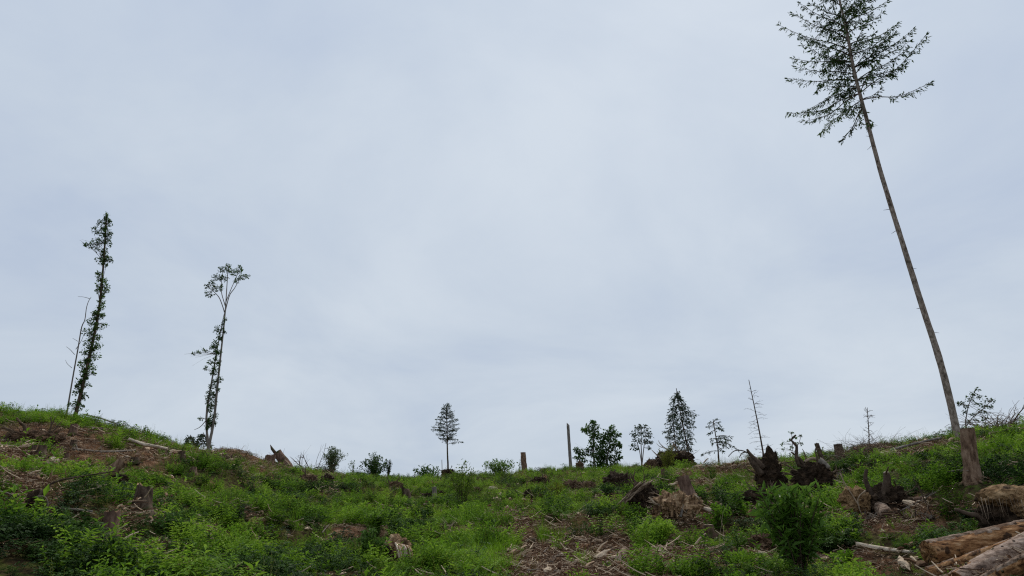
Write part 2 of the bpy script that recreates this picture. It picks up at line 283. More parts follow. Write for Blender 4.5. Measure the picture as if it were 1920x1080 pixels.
# ------------------------------------------------------------------ mesh builder
_ico = {}
def ICO(lv):
    if lv not in _ico:
        bm = bmesh.new(); bmesh.ops.create_icosphere(bm, subdivisions=lv + 1, radius=1); bm.verts.index_update()
        _ico[lv] = ([v.co.copy() for v in bm.verts], [tuple(v.index for v in f.verts) for f in bm.faces]); bm.free()
    return _ico[lv]
class MB:
    def __init__(s): s.V = []; s.F = []; s.A = []; s.MI = []; s.mi = 0
    def add(s, vs, fs, v=.5):
        o = len(s.V); s.V.extend(tuple(p) for p in vs); s.A.extend([v] * len(vs))
        for f in fs: s.F.append(tuple(i + o for i in f)); s.MI.append(s.mi)
    def tube(s, pts, rad, n=6, v=.5, cap=True, wob=0, rng=None):
        pts = [Vector(p) for p in pts]; vs = []; fs = []
        prev = None
        for i, p in enumerate(pts):
            t = (pts[min(i + 1, len(pts) - 1)] - pts[max(i - 1, 0)])
            t = t.normalized() if t.length > 1e-9 else Vector((0, 0, 1))
            if prev is None:
                u = t.orthogonal().normalized()
            else:
                u = prev - t * prev.dot(t); u = u.normalized() if u.length > 1e-6 else t.orthogonal().normalized()
            prev = u; w = t.cross(u)
            for k in range(n):
                a = 2 * PI * k / n; r = rad[i]
                if wob: r *= 1 + wob * mnoise.noise(Vector((p.x * 3 + math.cos(a) * 1.3, p.y * 3 + math.sin(a) * 1.3, p.z * 3)))
                vs.append(p + (u * math.cos(a) + w * math.sin(a)) * r)
        for i in range(len(pts) - 1):
            for k in range(n):
                a, b = i * n + k, i * n + (k + 1) % n
                fs.append((a, b, b + n, a + n))
        if cap:
            fs.append(tuple(range(n))[::-1]); fs.append(tuple(range((len(pts) - 1) * n, len(pts) * n)))
        s.add(vs, fs, v)
    def leaf(s, p, d, up, ln, wd, v=.5, fold=.25, droop=.0):
        """a folded pointed leaf: two triangles pairs meeting on the midrib"""
        d = d.normalized(); sd = d.cross(up); sd = sd.normalized() if sd.length > 1e-6 else d.orthogonal().normalized(); nn = sd.cross(d)
        m = p + d * ln * .45; tip = p + d * ln - nn * ln * droop
        s.add([p, m + sd * wd * .5 + nn * wd * fold, tip, m - sd * wd * .5 + nn * wd * fold], [(0, 1, 2), (0, 2, 3)], v)
    def blade(s, p, d, ln, wd, bend, v=.5):
        d = d.normalized(); h = Vector((d.x, d.y, 0)); h = h.normalized() if h.length > 1e-4 else Vector((1, 0, 0)); sd = Vector((-h.y, h.x, 0))
        a = p + d * ln * .5 + h * bend * ln * .12; b = p + d * ln * .92 + h * bend * ln * .5 - Vector((0, 0, 1)) * bend * ln * .22
        s.add([p - sd * wd * .5, p + sd * wd * .5, a - sd * wd * .4, a + sd * wd * .4, b], [(0, 1, 3, 2), (2, 3, 4)], v)
    def blob(s, c, rx, ry, rz, amp=.25, fq=2.0, nu=18, nv=11, seed=0, v=.5, flat=None):
        off = Vector((seed * 7.3, seed * 3.1, seed * 1.7)); lv = 4 if nu >= 26 else (3 if nu >= 16 else 2)
        sv, fs = ICO(lv); vs = []
        big = max(rx, ry, rz)
        for d in sv:
            e = Vector((d.x * rx / big, d.y * ry / big, d.z * rz / big)); k = 1 + amp * (mnoise.noise(e * fq + off) * 1.2 + .7 * mnoise.noise(e * fq * 2.3 + off) + .45 * mnoise.noise(e * fq * 5 + off) + .3 * mnoise.noise(e * fq * 11 + off))
            vs.append(Vector((c[0] + d.x * rx * k, c[1] + d.y * ry * k, c[2] + d.z * rz * k)))
        s.add(vs, fs, v)
    def build(s, name, mats, parent=None, loc=(0, 0, 0), smooth=True, link=True):
        me = bpy.data.meshes.new(name); me.from_pydata(s.V, [], s.F)
        mats = mats if isinstance(mats, (list, tuple)) else [mats]
        for m in mats: me.materials.append(m)
        if len(mats) > 1: me.polygons.foreach_set('material_index', s.MI)
        if smooth: me.polygons.foreach_set('use_smooth', [True] * len(s.F))
        at = me.attributes.new('v', 'FLOAT', 'POINT'); at.data.foreach_set('value', s.A)
        me.update()
        o = bpy.data.objects.new(name, me)
        if link: C.objects.link(o)
        o.location = loc
        if parent is not None: o.parent = parent
        return o
def tag(o, label=None, cat=None, group=None, kind=None):
    if label: o['label'] = label
    if cat: o['category'] = cat
    if group: o['group'] = group
    if kind: o['kind'] = kind
    return o
def thing(name, label, cat, loc, group=None, rz=0):
    o = bpy.data.objects.new(name, None); C.objects.link(o); o.empty_display_size = .2
    o.location = loc; o.rotation_euler = (0, 0, rz)
    return tag(o, label, cat, group)
def azim(p): return -math.atan2(p.x, p.y)
def wander(rng, p, d, ln, n=6, jit=.35, grav=0.0):
    pts = [Vector(p)]; d = Vector(d).normalized()
    for i in range(n):
        d = (d + Vector((rng.gauss(0, jit), rng.gauss(0, jit), rng.gauss(0, jit) - grav)) * .6).normalized()
        pts.append(pts[-1] + d * ln / n)
    return pts
def taper(a, b, n): return [a + (b - a) * i / (n - 1) for i in range(n)]
def rdir(rng, up=0.0):
    while True:
        v = Vector((rng.uniform(-1, 1), rng.uniform(-1, 1), rng.uniform(-1, 1)))
        if .05 < v.length < 1: return (v.normalized() + Vector((0, 0, up))).normalized()

# ------------------------------------------------------------------ the ground sheet
def build_ground():
    rs_ = [0.0]; r = .8
    while r < 3500:
        rs_.append(r); r += .07 + r * .012 if r < 70 else r * .08
    front = np.radians(np.arange(-46, 46.01, .28)); back = np.radians(np.arange(50, 311, 4.0))
    azs = np.concatenate([front, back]); n = len(azs)
    rr = np.array(rs_[1:]); X = np.outer(rr, np.sin(azs)); Y = np.outer(rr, np.cos(azs)); Z = gz(X, Y)
    V = [(0, 0, -EYE)] + list(zip(X.ravel().tolist(), Y.ravel().tolist(), Z.ravel().tolist()))
    F = [(0, 1 + (i + 1) % n, 1 + i) for i in range(n)]
    for j in range(len(rr) - 1):
        for i in range(n):
            a = 1 + j * n + i; b = 1 + j * n + (i + 1) % n
            F.append((a, b, b + n, a + n))
    me = bpy.data.meshes.new('ground'); me.from_pydata(V, [], F); me.materials.append(M['ground'])
    me.polygons.foreach_set('use_smooth', [True] * len(F))
    px, py = to_px_np(X.ravel(), Y.ravel(), Z.ravel())
    bare = np.clip(field(BARE, px, py) + gaps(X.ravel(), Y.ravel()), 0, 1.2); bare = np.where(Y.ravel() < 1, .2, bare)
    at = me.attributes.new('bare', 'FLOAT', 'POINT'); at.data.foreach_set('value', [0.2] + bare.tolist())
    o = bpy.data.objects.new('ground', me); C.objects.link(o); o['kind'] = 'structure'
build_ground()

# ------------------------------------------------------------------ ground cover prototypes
def proto_herb(seed, h=.45, stems=9, leaf=.055, wid=.024, nl=13, spread=.16, lean=.35):
    rng = random.Random(seed); mb = MB()
    for s in range(stems):
        a = rng.uniform(0, 2 * PI); b = Vector((math.cos(a), math.sin(a), 0)) * rng.uniform(0, spread)
        hh = h * rng.uniform(.55, 1.1); d = Vector((math.cos(a) * rng.uniform(0, lean), math.sin(a) * rng.uniform(0, lean), 1))
        pts = wander(rng, b, d, hh, 4, .16); mb.tube(pts, taper(.004, .0015, 5), 3, .3, cap=False)
        for k in range(nl):
            t = .15 + .85 * (k + rng.random() * .6) / nl; i = min(3, int(t * 4)); f = t * 4 - i
            p = pts[i].lerp(pts[min(4, i + 1)], min(1, f)); aa = k * 2.4 + rng.uniform(-.4, .4)
            ld = Vector((math.cos(aa), math.sin(aa), rng.uniform(-.25, .75) + t * .4))
            sz = leaf * rng.uniform(.6, 1.25) * (1.15 - .45 * t)
            mb.leaf(p, ld, Vector((0, 0, 1)), sz, wid * sz / leaf, rng.random() * .8 + .2 * t, droop=rng.uniform(0, .25))
    return mb.build('herb_sprig', M['herb'], link=False, smooth=False)
def proto_bramble(seed, h=.32, canes=8, leaf=.05, spread=.32):
    rng = random.Random(seed); mb = MB()
    for s in range(canes):
        a = rng.uniform(0, 2 * PI); d = Vector((math.cos(a), math.sin(a), 0)); L_ = spread * rng.uniform(.5, 1.3); hh = h * rng.uniform(.5, 1.15)
        pts = [d * L_ * t + Vector((rng.uniform(-.02, .02), rng.uniform(-.02, .02), hh * math.sin(min(1, t * 1.15) * PI * .72) * 1.05)) for t in (0, .2, .4, .6, .8, 1)]
        mb.tube(pts, taper(.005, .002, 6), 3, .2, cap=False)
        for k in range(12):
            t = .12 + .88 * k / 12 + rng.uniform(-.03, .03); i = min(4, int(t * 5)); p = pts[i].lerp(pts[i + 1], min(1, t * 5 - i))
            aa = rng.uniform(0, 2 * PI); pet = Vector((math.cos(aa), math.sin(aa), rng.uniform(0, .9))).normalized(); q = p + pet * .04
            v = rng.random()
            for j in (-1, 0, 1):
                x = Vector((math.cos(aa + j * 1.0), math.sin(aa + j * 1.0), rng.uniform(-.35, .25))); sz = leaf * rng.uniform(.75, 1.15) * (1.1 if j == 0 else .9)
                mb.leaf(q, x, Vector((rng.uniform(-.3, .3), rng.uniform(-.3, .3), 1)), sz, sz * .68, v, .12, .12)
    return mb.build('bramble_sprig', M['bramble'], link=False, smooth=False)
def proto_grass(seed, h=.42, n=34, w=.008, spread=.10, m='grass', lean=.5, bend=.9, heads=0):
    rng = random.Random(seed); mb = MB()
    for s in range(n):
        a = rng.uniform(0, 2 * PI); b = Vector((math.cos(a), math.sin(a), 0)) * spread * rng.random() ** .6; l = lean * rng.random()
        a2 = a + rng.uniform(-.8, .8)
        mb.blade(b, Vector((math.cos(a2) * l, math.sin(a2) * l, 1)), h * rng.uniform(.45, 1.15), w * rng.uniform(.7, 1.3), bend * rng.uniform(.2, 1.1), rng.random())
    for s in range(heads):
        a = rng.uniform(0, 2 * PI); d = Vector((math.cos(a) * .2, math.sin(a) * .2, 1)); pts = wander(rng, Vector((math.cos(a), math.sin(a), 0)) * spread * .5, d, h * rng.uniform(1.2, 1.7), 4, .07)
        mb.tube(pts, taper(.0028, .0016, 5), 3, .9, cap=False)
        for k in range(7):
            p = pts[-1].lerp(pts[-2], k / 7); mb.leaf(p, rdir(rng, .8), Vector((0, 1, .3)), .03, .007, 1.0)
    return mb.build('grass_tuft', M[m], link=False, smooth=False)
def proto_fern(seed, h=.5, m='herb'):
    rng = random.Random(seed); mb = MB()
    for s in range(8):
        a = 2 * PI * s / 8 + rng.uniform(-.3, .3); d = Vector((math.cos(a), math.sin(a), 0)); ln = h * rng.uniform(.7, 1.15)
        side = Vector((-d.y, d.x, 0)); pv = None
        for k in range(13):
            t = k / 12; p = d * ln * .75 * t + Vector((0, 0, 1)) * ln * (math.sin(t * PI * .62) * .75)
            if k > 1:
                w = ln * .26 * (1 - t) * min(1, t * 4) + .01
                for q in (-1, 1): mb.leaf(p, side * q + d * .45 + Vector((0, 0, -.12)), Vector((0, 0, 1)), w, w * .32 + .006, .3 + .5 * rng.random(), .1, .1)
            pv = p
    return mb.build('fern_sprig', M[m], link=False, smooth=False)
def proto_sticks(seed, n=16, big=1.0, h=.05):
    rng = random.Random(seed); mb = MB()
    for s in range(n):
        p = Vector((rng.gauss(0, .2), rng.gauss(0, .2), rng.uniform(0, h))); a = rng.uniform(0, PI); ln = rng.uniform(.06, .32) * big
        pts = wander(rng, p, Vector((math.cos(a), math.sin(a), rng.uniform(-.15, .3))), ln, 3, .22)
        r = rng.uniform(.003, .010) * big; mb.tube(pts, taper(r, r * .6, 4), 4, rng.random() ** 1.6)
    for s in range(n // 2):
        p = Vector((rng.gauss(0, .22), rng.gauss(0, .22), rng.uniform(.0, h))); mb.leaf(p, rdir(rng, .1), rdir(rng, .9), rng.uniform(.03, .09), rng.uniform(.015, .04), rng.random() ** 1.3, .1)
    return mb.build('stick_cluster', M['stick'], link=False, smooth=False)
def proto_debris(seed):
    rng = random.Random(seed + 90); mb = MB()
    for s in range(3):
        p = Vector((rng.gauss(0, .14), rng.gauss(0, .14), rng.uniform(.0, .12))); a = rng.uniform(0, PI); d = Vector((math.cos(a), math.sin(a), rng.uniform(-.2, .5))); ln = rng.uniform(.08, .36); r = rng.uniform(.015, .045)
        v = rng.random() ** 1.2 * 1.05
        if s == 0: mb.blob(p, ln * .5, r * 1.6, r * 1.3, .4, 1.6, 10, 6, seed + s, v)
        else: mb.tube([p, p + d * ln * .5 + Vector((0, 0, .02)), p + d * ln], [r, r * .9, r * .5], 5, v, wob=.4)
    return mb.build('debris_piece', M['stick'], link=False, smooth=False)
def proto_twiggy(seed, h=.45):
    rng = random.Random(seed); mb = MB()
    for s in range(10):
        a = rng.uniform(0, 2 * PI); pts = wander(rng, (rng.gauss(0, .08), rng.gauss(0, .08), 0), Vector((math.cos(a) * .5, math.sin(a) * .5, 1)), h * rng.uniform(.5, 1.2), 5, .3)
        mb.tube(pts, taper(.006, .0015, 6), 3, rng.random() * .8, cap=False)
        for k in range(4):
            q = pts[rng.randint(1, 4)]; mb.tube(wander(rng, q, rdir(rng, .5), h * .3, 3, .3), taper(.003, .001, 4), 3, rng.random(), cap=False)
    return mb.build('dead_twig_tuft', M['stick'], link=False, smooth=False)

def scatter(name, protos, pts, rots, scl, idx, label):
    """one uncountable mass: geometry nodes put copies of the sprigs on the points"""
    me = bpy.data.meshes.new(name); me.from_pydata([tuple(p) for p in pts], [], [])
    me.attributes.new('rot', 'FLOAT_VECTOR', 'POINT').data.foreach_set('vector', np.asarray(rots, np.float32).ravel())
    me.attributes.new('scl', 'FLOAT', 'POINT').data.foreach_set('value', np.asarray(scl, np.float32))
    me.attributes.new('idx', 'INT', 'POINT').data.foreach_set('value', np.asarray(idx, np.int32))
    o = bpy.data.objects.new(name, me); C.objects.link(o); o['kind'] = 'stuff'; o['label'] = label
    for m in {id(p.data.materials[0]): p.data.materials[0] for p in protos}.values(): me.materials.append(m)
    ng = bpy.data.node_groups.new(name + '_nodes', 'GeometryNodeTree')
    ng.interface.new_socket('Geometry', in_out='INPUT', socket_type='NodeSocketGeometry'); ng.interface.new_socket('Geometry', in_out='OUTPUT', socket_type='NodeSocketGeometry')
    N, L = ng.nodes, ng.links
    gi, go = N.new('NodeGroupInput'), N.new('NodeGroupOutput')
    j = N.new('GeometryNodeJoinGeometry')
    for p in protos:
        oi = N.new('GeometryNodeObjectInfo'); oi.inputs['Object'].default_value = p; oi.inputs['As Instance'].default_value = False
        g2 = N.new('GeometryNodeGeometryToInstance'); L.new(oi.outputs['Geometry'], g2.inputs[0]); L.new(g2.outputs[0], j.inputs[0])
    def na(nm, t):
        a = N.new('GeometryNodeInputNamedAttribute'); a.data_type = t; a.inputs['Name'].default_value = nm; return a.outputs['Attribute']
    ip = N.new('GeometryNodeInstanceOnPoints'); ip.inputs['Pick Instance'].default_value = True
    L.new(gi.outputs[0], ip.inputs['Points']); L.new(j.outputs[0], ip.inputs['Instance']); L.new(na('idx', 'INT'), ip.inputs['Instance Index'])
    er = N.new('FunctionNodeEulerToRotation'); L.new(na('rot', 'FLOAT_VECTOR'), er.inputs[0]); L.new(er.outputs[0], ip.inputs['Rotation'])
    L.new(na('scl', 'FLOAT'), ip.inputs['Scale']); L.new(ip.outputs[0], go.inputs[0])
    md = o.modifiers.new('scatter', 'NODES'); md.node_group = ng
    return o

HSC = .52
KEEP_OUT = []          # (x, y, radius): where a trunk, stump or log stands, the cover stays lower
def cover():
    rs = np.random.RandomState(11)
    def sample(rho0, rnear=11.0, pw=1.15, rmin=3.0, rmax=66.0, half=math.radians(51)):
        g = np.linspace(rmin, rmax, 600); rho = np.where(g < rnear, rho0, rho0 * (rnear / g) ** pw); pdf = rho * g; cdf = np.cumsum(pdf); tot = cdf[-1] * (g[1] - g[0]) * 2 * half; cdf /= cdf[-1]
        n = int(tot); r = np.interp(rs.rand(n), cdf, g); az = rs.uniform(-half, half, n)
        rr = np.interp(az, _fa, _tr); ok = r < rr + 2.5; r, az = r[ok], az[ok]
        x, y = r * np.sin(az), r * np.cos(az); z = gz(x, y); px, py = to_px_np(x, y, z)
        return x, y, z, r, px, py
    ko = []
    for kx, ky, kr in KEEP_OUT:
        dd = math.hypot(kx, ky); ko.append((kx, ky, kr, .32))
        for d_, f_ in ((.4, .42), (.8, .52), (1.25, .65)): ko.append((kx * (1 - d_ / dd), ky * (1 - d_ / dd), kr + .08, f_))
    def put(name, protos, x, y, z, s, label, tilt=.16, sink=.03, hard=False):
        n = len(x); low = np.ones(n)
        for kx, ky, kr, kf in ko:
            low = np.where((np.abs(x - kx) < kr) & (np.hypot(x - kx, y - ky) < kr), np.minimum(low, kf), low)
        s = s * (1 if hard else low) * HSC
        rot = np.stack([rs.normal(0, tilt, n), rs.normal(0, tilt, n), rs.uniform(0, 2 * PI, n)], 1)
        scatter(name, protos, np.stack([x, y, z - sink * s], 1), rot, s, rs.randint(0, len(protos), n), label)
        print('COVER', name, n)
    # leafy herbs
    x, y, z, r, px, py = sample(64)
    bare = field(BARE, px, py) + gaps(x, y); br = field(BRIGHT, px, py); dk = field(DARK, px, py); ol = field(OLIVE, px, py); ta = field(TALL, px, py)
    nz = vn(x, y, 2.6, 1); nz2 = vn(x, y, .9, 2)
    w = np.clip(.52 + .48 * nz + .78 * nz2 - 1.25 * bare - .95 * dk - .35 * ol - .2 * br, 0, 1)
    k = rs.rand(len(x)) < w
    s = (.66 + .35 * rs.rand(len(x)) + .30 * np.clip(nz, -1, 1) + .42 * np.clip(nz2, -1, 1.2) + .6 * ta) * (1 + .012 * r)
    s = np.clip(s, .3, 2.0) * np.where(r > .93 * np.interp(np.arctan2(x, y), _fa, _tr), .7, 1)
    put('herb_undergrowth', [proto_herb(1, .45, 9, .075, .036), proto_herb(2, .36, 11, .06, .034), proto_herb(3, .55, 7, .10, .026, 16), proto_herb(4, .3, 12, .07, .046, 9, .2, .7), proto_fern(5), proto_herb(6, .42, 8, .085, .05, 10), proto_herb(7, .4, 9, .07, .042, 12, .2, .5), proto_herb(8, .55, 4, .17, .062, 9, .14, .5)], x[k], y[k], z[k], s[k], 'green leafy herbs covering the cleared hillside')
    # brambles
    x, y, z, r, px, py = sample(36)
    bare = field(BARE, px, py) + gaps(x, y); dk = field(DARK, px, py); br = field(BRIGHT, px, py)
    nz = vn(x, y, 2.1, 3)
    k = rs.rand(len(x)) < np.clip(.26 + .42 * nz + 1.1 * dk - 1.0 * bare - .5 * br, 0, 1)
    s = np.clip((.75 + .4 * rs.rand(len(x)) + .25 * nz) * (1 + .012 * r), .4, 1.9)
    put('bramble_undergrowth', [proto_bramble(1), proto_bramble(2, .42, 7, .058, .3), proto_bramble(3, .24, 9, .045, .36)], x[k], y[k], z[k], s[k], 'dark low brambles sprawling between the stumps')
    # fresh grass
    x, y, z, r, px, py = sample(46)
    bare = field(BARE, px, py) + gaps(x, y); br = field(BRIGHT, px, py); dk = field(DARK, px, py); ta = field(TALL, px, py)
    nz = vn(x, y, 3.1, 4)
    k = rs.rand(len(x)) < np.clip(.05 + .26 * nz + .85 * br - .9 * np.clip(bare - .7 * br, 0, 2) - .6 * dk, 0, 1)
    s = np.clip((.6 + .45 * rs.rand(len(x)) + .35 * br + .2 * ta) * (1 + .010 * r), .35, 1.6)
    put('grass', [proto_grass(1), proto_grass(2, .55, 28, .007, .09, bend=.7), proto_grass(3, .32, 40, .009, .13, bend=1.1)], x[k], y[k], z[k], s[k], 'fresh bright green grass growing in tufts on the slope')
    # olive and straw grass
    x, y, z, r, px, py = sample(30)
    bare = field(BARE, px, py) + gaps(x, y); ol = field(OLIVE, px, py)
    nz = vn(x, y, 3.7, 6)
    k = rs.rand(len(x)) < np.clip(.15 + .26 * nz + 1.2 * ol - .8 * field(DARK, px, py) - .15 * bare + .10 * (r > 30), 0, 1)
    s = np.clip((.55 + .5 * rs.rand(len(x))) * (1 + .008 * r), .35, 1.4)
    put('dry_grass', [proto_grass(4, .45, 26, .006, .1, 'olive', heads=4), proto_grass(5, .38, 30, .006, .12, 'olive', lean=.8), proto_grass(6, .6, 16, .005, .08, 'olive', heads=7)], x[k], y[k], z[k], s[k], 'yellowish seeding grass among the green plants')
    # sticks, bark and chips
    x, y, z, r, px, py = sample(62)
    bare = field(BARE, px, py) + gaps(x, y)
    nz = vn(x, y, 1.7, 8)
    k = rs.rand(len(x)) < np.clip(.10 + .10 * nz + 1.15 * bare, 0, 1)
    s = np.clip((.8 + .6 * rs.rand(len(x))) * (1 + .014 * r), .4, 2.4)
    put('stick_litter', [proto_sticks(1), proto_sticks(2, 20, .8), proto_sticks(3, 12, 1.4, .08), proto_sticks(4, 24, .6)], x[k], y[k], z[k], s[k], 'brown sticks, bark and chips left on the bare ground', .1, -.005, True)
    x, y, z, r, px, py = sample(7)
    bare = field(BARE, px, py) + gaps(x, y); k = (rs.rand(len(x)) < np.clip(.2 + .3 * bare, 0, .6)) & (r > 7)
    put('wood_debris', [proto_debris(i) for i in range(5)], x[k], y[k], z[k], np.clip((.5 + .9 * rs.rand(k.sum()) ** 2) * (1 + .02 * r[k]), .3, 2.6), 'bark slabs and broken wood bits strewn over the slope', .25, -.06, True)
    x, y, z, r, px, py = sample(10); bare = field(BARE, px, py) + gaps(x, y)
    k = (rs.rand(len(x)) < np.clip(.06 + .16 * vn(x, y, 2.9, 31) + .12 * np.clip(bare, 0, .6), 0, .5)) & (r > 5)
    put('dead_fern', [proto_fern(11, .5, 'rust'), proto_fern(12, .4, 'rust'), proto_grass(13, .4, 26, .007, .12, 'rust', lean=.9, bend=1.2)], x[k], y[k], z[k], np.clip((.6 + .5 * rs.rand(k.sum())) * (1 + .008 * r[k]), .3, 1.3), 'withered rusty fern and grass among the green plants', .25)
    x, y, z, r, px, py = sample(8)
    bare = field(BARE, px, py) + gaps(x, y)
    k = rs.rand(len(x)) < np.clip(.10 + .45 * bare * (py < 960), 0, .8)
    put('dead_twigs', [proto_twiggy(1), proto_twiggy(2, .6), proto_twiggy(3, .35)], x[k], y[k], z[k], np.clip(.45 + .5 * rs.rand(k.sum()) + .006 * r[k], .3, 1.2), 'dead brown twigs standing up out of the slash', .3)

# ------------------------------------------------------------------ trees
def px_path(pts, r): return [P(x, y, r) for x, y in pts]
def resample(pts, n):
    out = []; m = len(pts) - 1
    for i in range(n):
        t = i / (n - 1) * m; k = min(m - 1, int(t)); f = t - k
        p0, p1, p2, p3 = pts[max(0, k - 1)], pts[k], pts[k + 1], pts[min(m, k + 2)]
        out.append(.5 * ((2 * p1) + (p2 - p0) * f + (2 * p0 - 5 * p1 + 4 * p2 - p3) * f * f + (3 * p1 - p0 - 3 * p2 + p3) * f ** 3))
    return out
def tree_root(name, label, base, group=None, cat='tree'):
    t = thing(name, label, cat, base, group); KEEP_OUT.append((base.x, base.y, .35)); return t
def trunk(t, base, pts, w0, w1, m, n=10, sub=14, name='trunk', extra_down=.5):
    """tapered stem through world points (base first); widths in photo pixels"""
    pts = [Vector(p) for p in pts]; pts[0] = pts[0] + (pts[0] - pts[1]).normalized() * extra_down
    q = resample(pts, sub); k = mpp(pts[1])
    rad = [(w0 + (w1 - w0) * (i / (sub - 1)) ** .85) * .5 * k for i in range(sub)]; rad[0] *= 1.35
    mb = MB(); mb.tube([p - base for p in q], rad, n, wob=.12)
    return mb.build(name, M[m], t), q
def leaves_at(mb, rng, c, rx, ry, rz, n, size, up=.3, hollow=.25, asp=.62):
    for i in range(n):
        d = rdir(rng); f = (hollow + (1 - hollow) * rng.random()) ** .7
        p = c + Vector((d.x * rx, d.y * ry, d.z * rz)) * f
        sz = size * rng.uniform(.65, 1.3)
        mb.leaf(p, rdir(rng, .0), rdir(rng, .5), sz, sz * asp, rng.random() * .7 + .15 + .15 * d.z, .18, .15)
def broadleaf(name, label, r, stems, clumps, w0, w1, leaf=.11, m='broad', bark='bark_grey', seed=0, group=None, basey=None, dens=1.0, cat='tree', bw=1.0, tw=None):
    """stems: photo pixel paths from the base; clumps: (x, y, rx, ry) leaf masses, each with its own limb"""
    rng = random.Random(seed)
    b0 = P(*stems[0][0], r); base = onground(b0)
    t = tree_root(name, label, base, group, cat)
    allq = []
    for si, s in enumerate(stems):
        pts = px_path(s, r + (0 if si == 0 else rng.uniform(-.3, .3)))
        g = onground(pts[0])
        if g.z < pts[0].z - .02 and si == 0: pts = [g] + pts
        fr = 0 if si == 0 else max(0, min(1, (stems[0][0][1] - s[0][1]) / max(1, stems[0][0][1] - stems[0][-1][1])))
        _, q = trunk(t, base, pts, (w0 + (w1 - w0) * fr) * (1 if si == 0 else .75), w1 * (1 if fr < .3 else .7), bark, 8, extra_down=.5 if fr < .3 else .02); allq += q[2:]
    cr = MB()
    for (x, y, rx, ry) in clumps:
        c = P(x, y, r + rng.uniform(-.5, .5) * rx * .03); k = mpp(c)
        cand = [q for q in allq if q.z < c.z + ry * k * .5] or allq
        a = min(cand, key=lambda q: (q - c).length + .5 * abs(q.z - (c.z - .35 * ry * k)))
        if (a - c).length > .5 * rx * k:
            mid = a.lerp(c, .5) + Vector((0, 0, rng.uniform(-.02, .12) * (a - c).length)); br = MB()
            rr = max(.006, bw * .010 * (1 + (a - c).length * .25))
            br.tube([p - base for p in resample([a, mid, c + (c - mid) * .6], 7)], taper(rr, rr * .35, 7), 5, wob=.2)
            for z in range(6): br.tube([p - base for p in wander(rng, mid.lerp(c, rng.random()), rdir(rng, .5), max(rx, ry) * k * .9, 4, .25)], taper(rr * .45, .003, 5), 4, cap=False)
            br.build('branch', M[bark], t)
        tw_ = MB()
        for z in range(4): tw_.tube([p - base for p in wander(rng, min(allq, key=lambda q: (q - c).length), (c - min(allq, key=lambda q: (q - c).length)) + rdir(rng, .3) * .35 * rx * k, max((c - min(allq, key=lambda q: (q - c).length)).length * 1.2, rx * k * .9), 4, .25)], taper(.008, .003, 5), 3, cap=False)
        tw_.build('twig', M[bark], t)
        n = int(dens * (14 + 9.0 * rx * ry * k * k / (leaf * leaf)))
        n = min(n, 900)
        leaves_at(cr, rng, c - base, rx * k, rx * k * .85, ry * k, n, leaf)
    o = cr.build('crown', M[m], t, smooth=False); o['kind'] = 'stuff'
    return t

def needle_branch(rng, pts, r0, size, twig, dens, drop=.35, flat=.8, sparse0=.12):
    """a conifer branch: wood tube (slot 0) and needle sprays (slot 1), world points"""
    wood, nd = MB(), MB()
    n = len(pts); wood.tube(pts, taper(r0, max(.003, r0 * .2), n), 5, cap=False)
    L_ = sum((pts[i + 1] - pts[i]).length for i in range(n - 1))
    cnt = int(L_ / twig * 3.2 * dens) + 3
    for k in range(cnt):
        t = sparse0 + (1 - sparse0) * (k + rng.random()) / cnt; i = min(n - 2, int(t * (n - 1))); p = pts[i].lerp(pts[i + 1], t * (n - 1) - i)
        ax = (pts[min(n - 1, i + 1)] - pts[i]).normalized(); sd = ax.cross(Vector((0, 0, 1))); sd = sd.normalized() if sd.length > .05 else Vector((1, 0, 0))
        q = rng.choice((-1, 1)); ln = twig * rng.uniform(.45, 1.2) * (1.1 - .65 * t)
        d = ax * rng.uniform(.3, .9) + sd * q * flat * rng.uniform(.3, 1) - Vector((0, 0, 1)) * drop * rng.uniform(-.25, 1.4)
        tp = wander(rng, p, d, ln, 3, .2, .12)
        wood.tube(tp, taper(max(.003, r0 * .22), .002, 4), 3, cap=False)
        m = max(3, int(ln / size * 2.6))
        for j in range(m):
            f = (j + rng.random()) / m * 2.999; a = tp[int(f)].lerp(tp[int(f) + 1], f - int(f))
            nd.leaf(a, (tp[-1] - tp[0]).normalized() * .8 + rdir(rng) * .7, rdir(rng, .6), size * rng.uniform(.7, 1.3), size * rng.uniform(.22, .40), rng.random(), .1, .1)
    for j in range(3):
        nd.leaf(pts[-1], (pts[-1] - pts[-2]).normalized() + rdir(rng) * .3, rdir(rng, .5), size * 1.2, size * .35, rng.random())
    return wood, nd
def shift(mb, b):
    mb.V = [(v[0] - b.x, v[1] - b.y, v[2] - b.z) for v in mb.V]; return mb
def merged(a, b):
    """one mesh with two material slots"""
    o = len(a.V); a.V += b.V; a.A += b.A; a.F += [tuple(i + o for i in f) for f in b.F]; a.MI = [0] * len(a.MI) + [1] * len(b.F); return a
def on_path(q, py):
    best = min(q, key=lambda p: abs(to_px_np(p.x, p.y, p.z)[1] - py)); return best

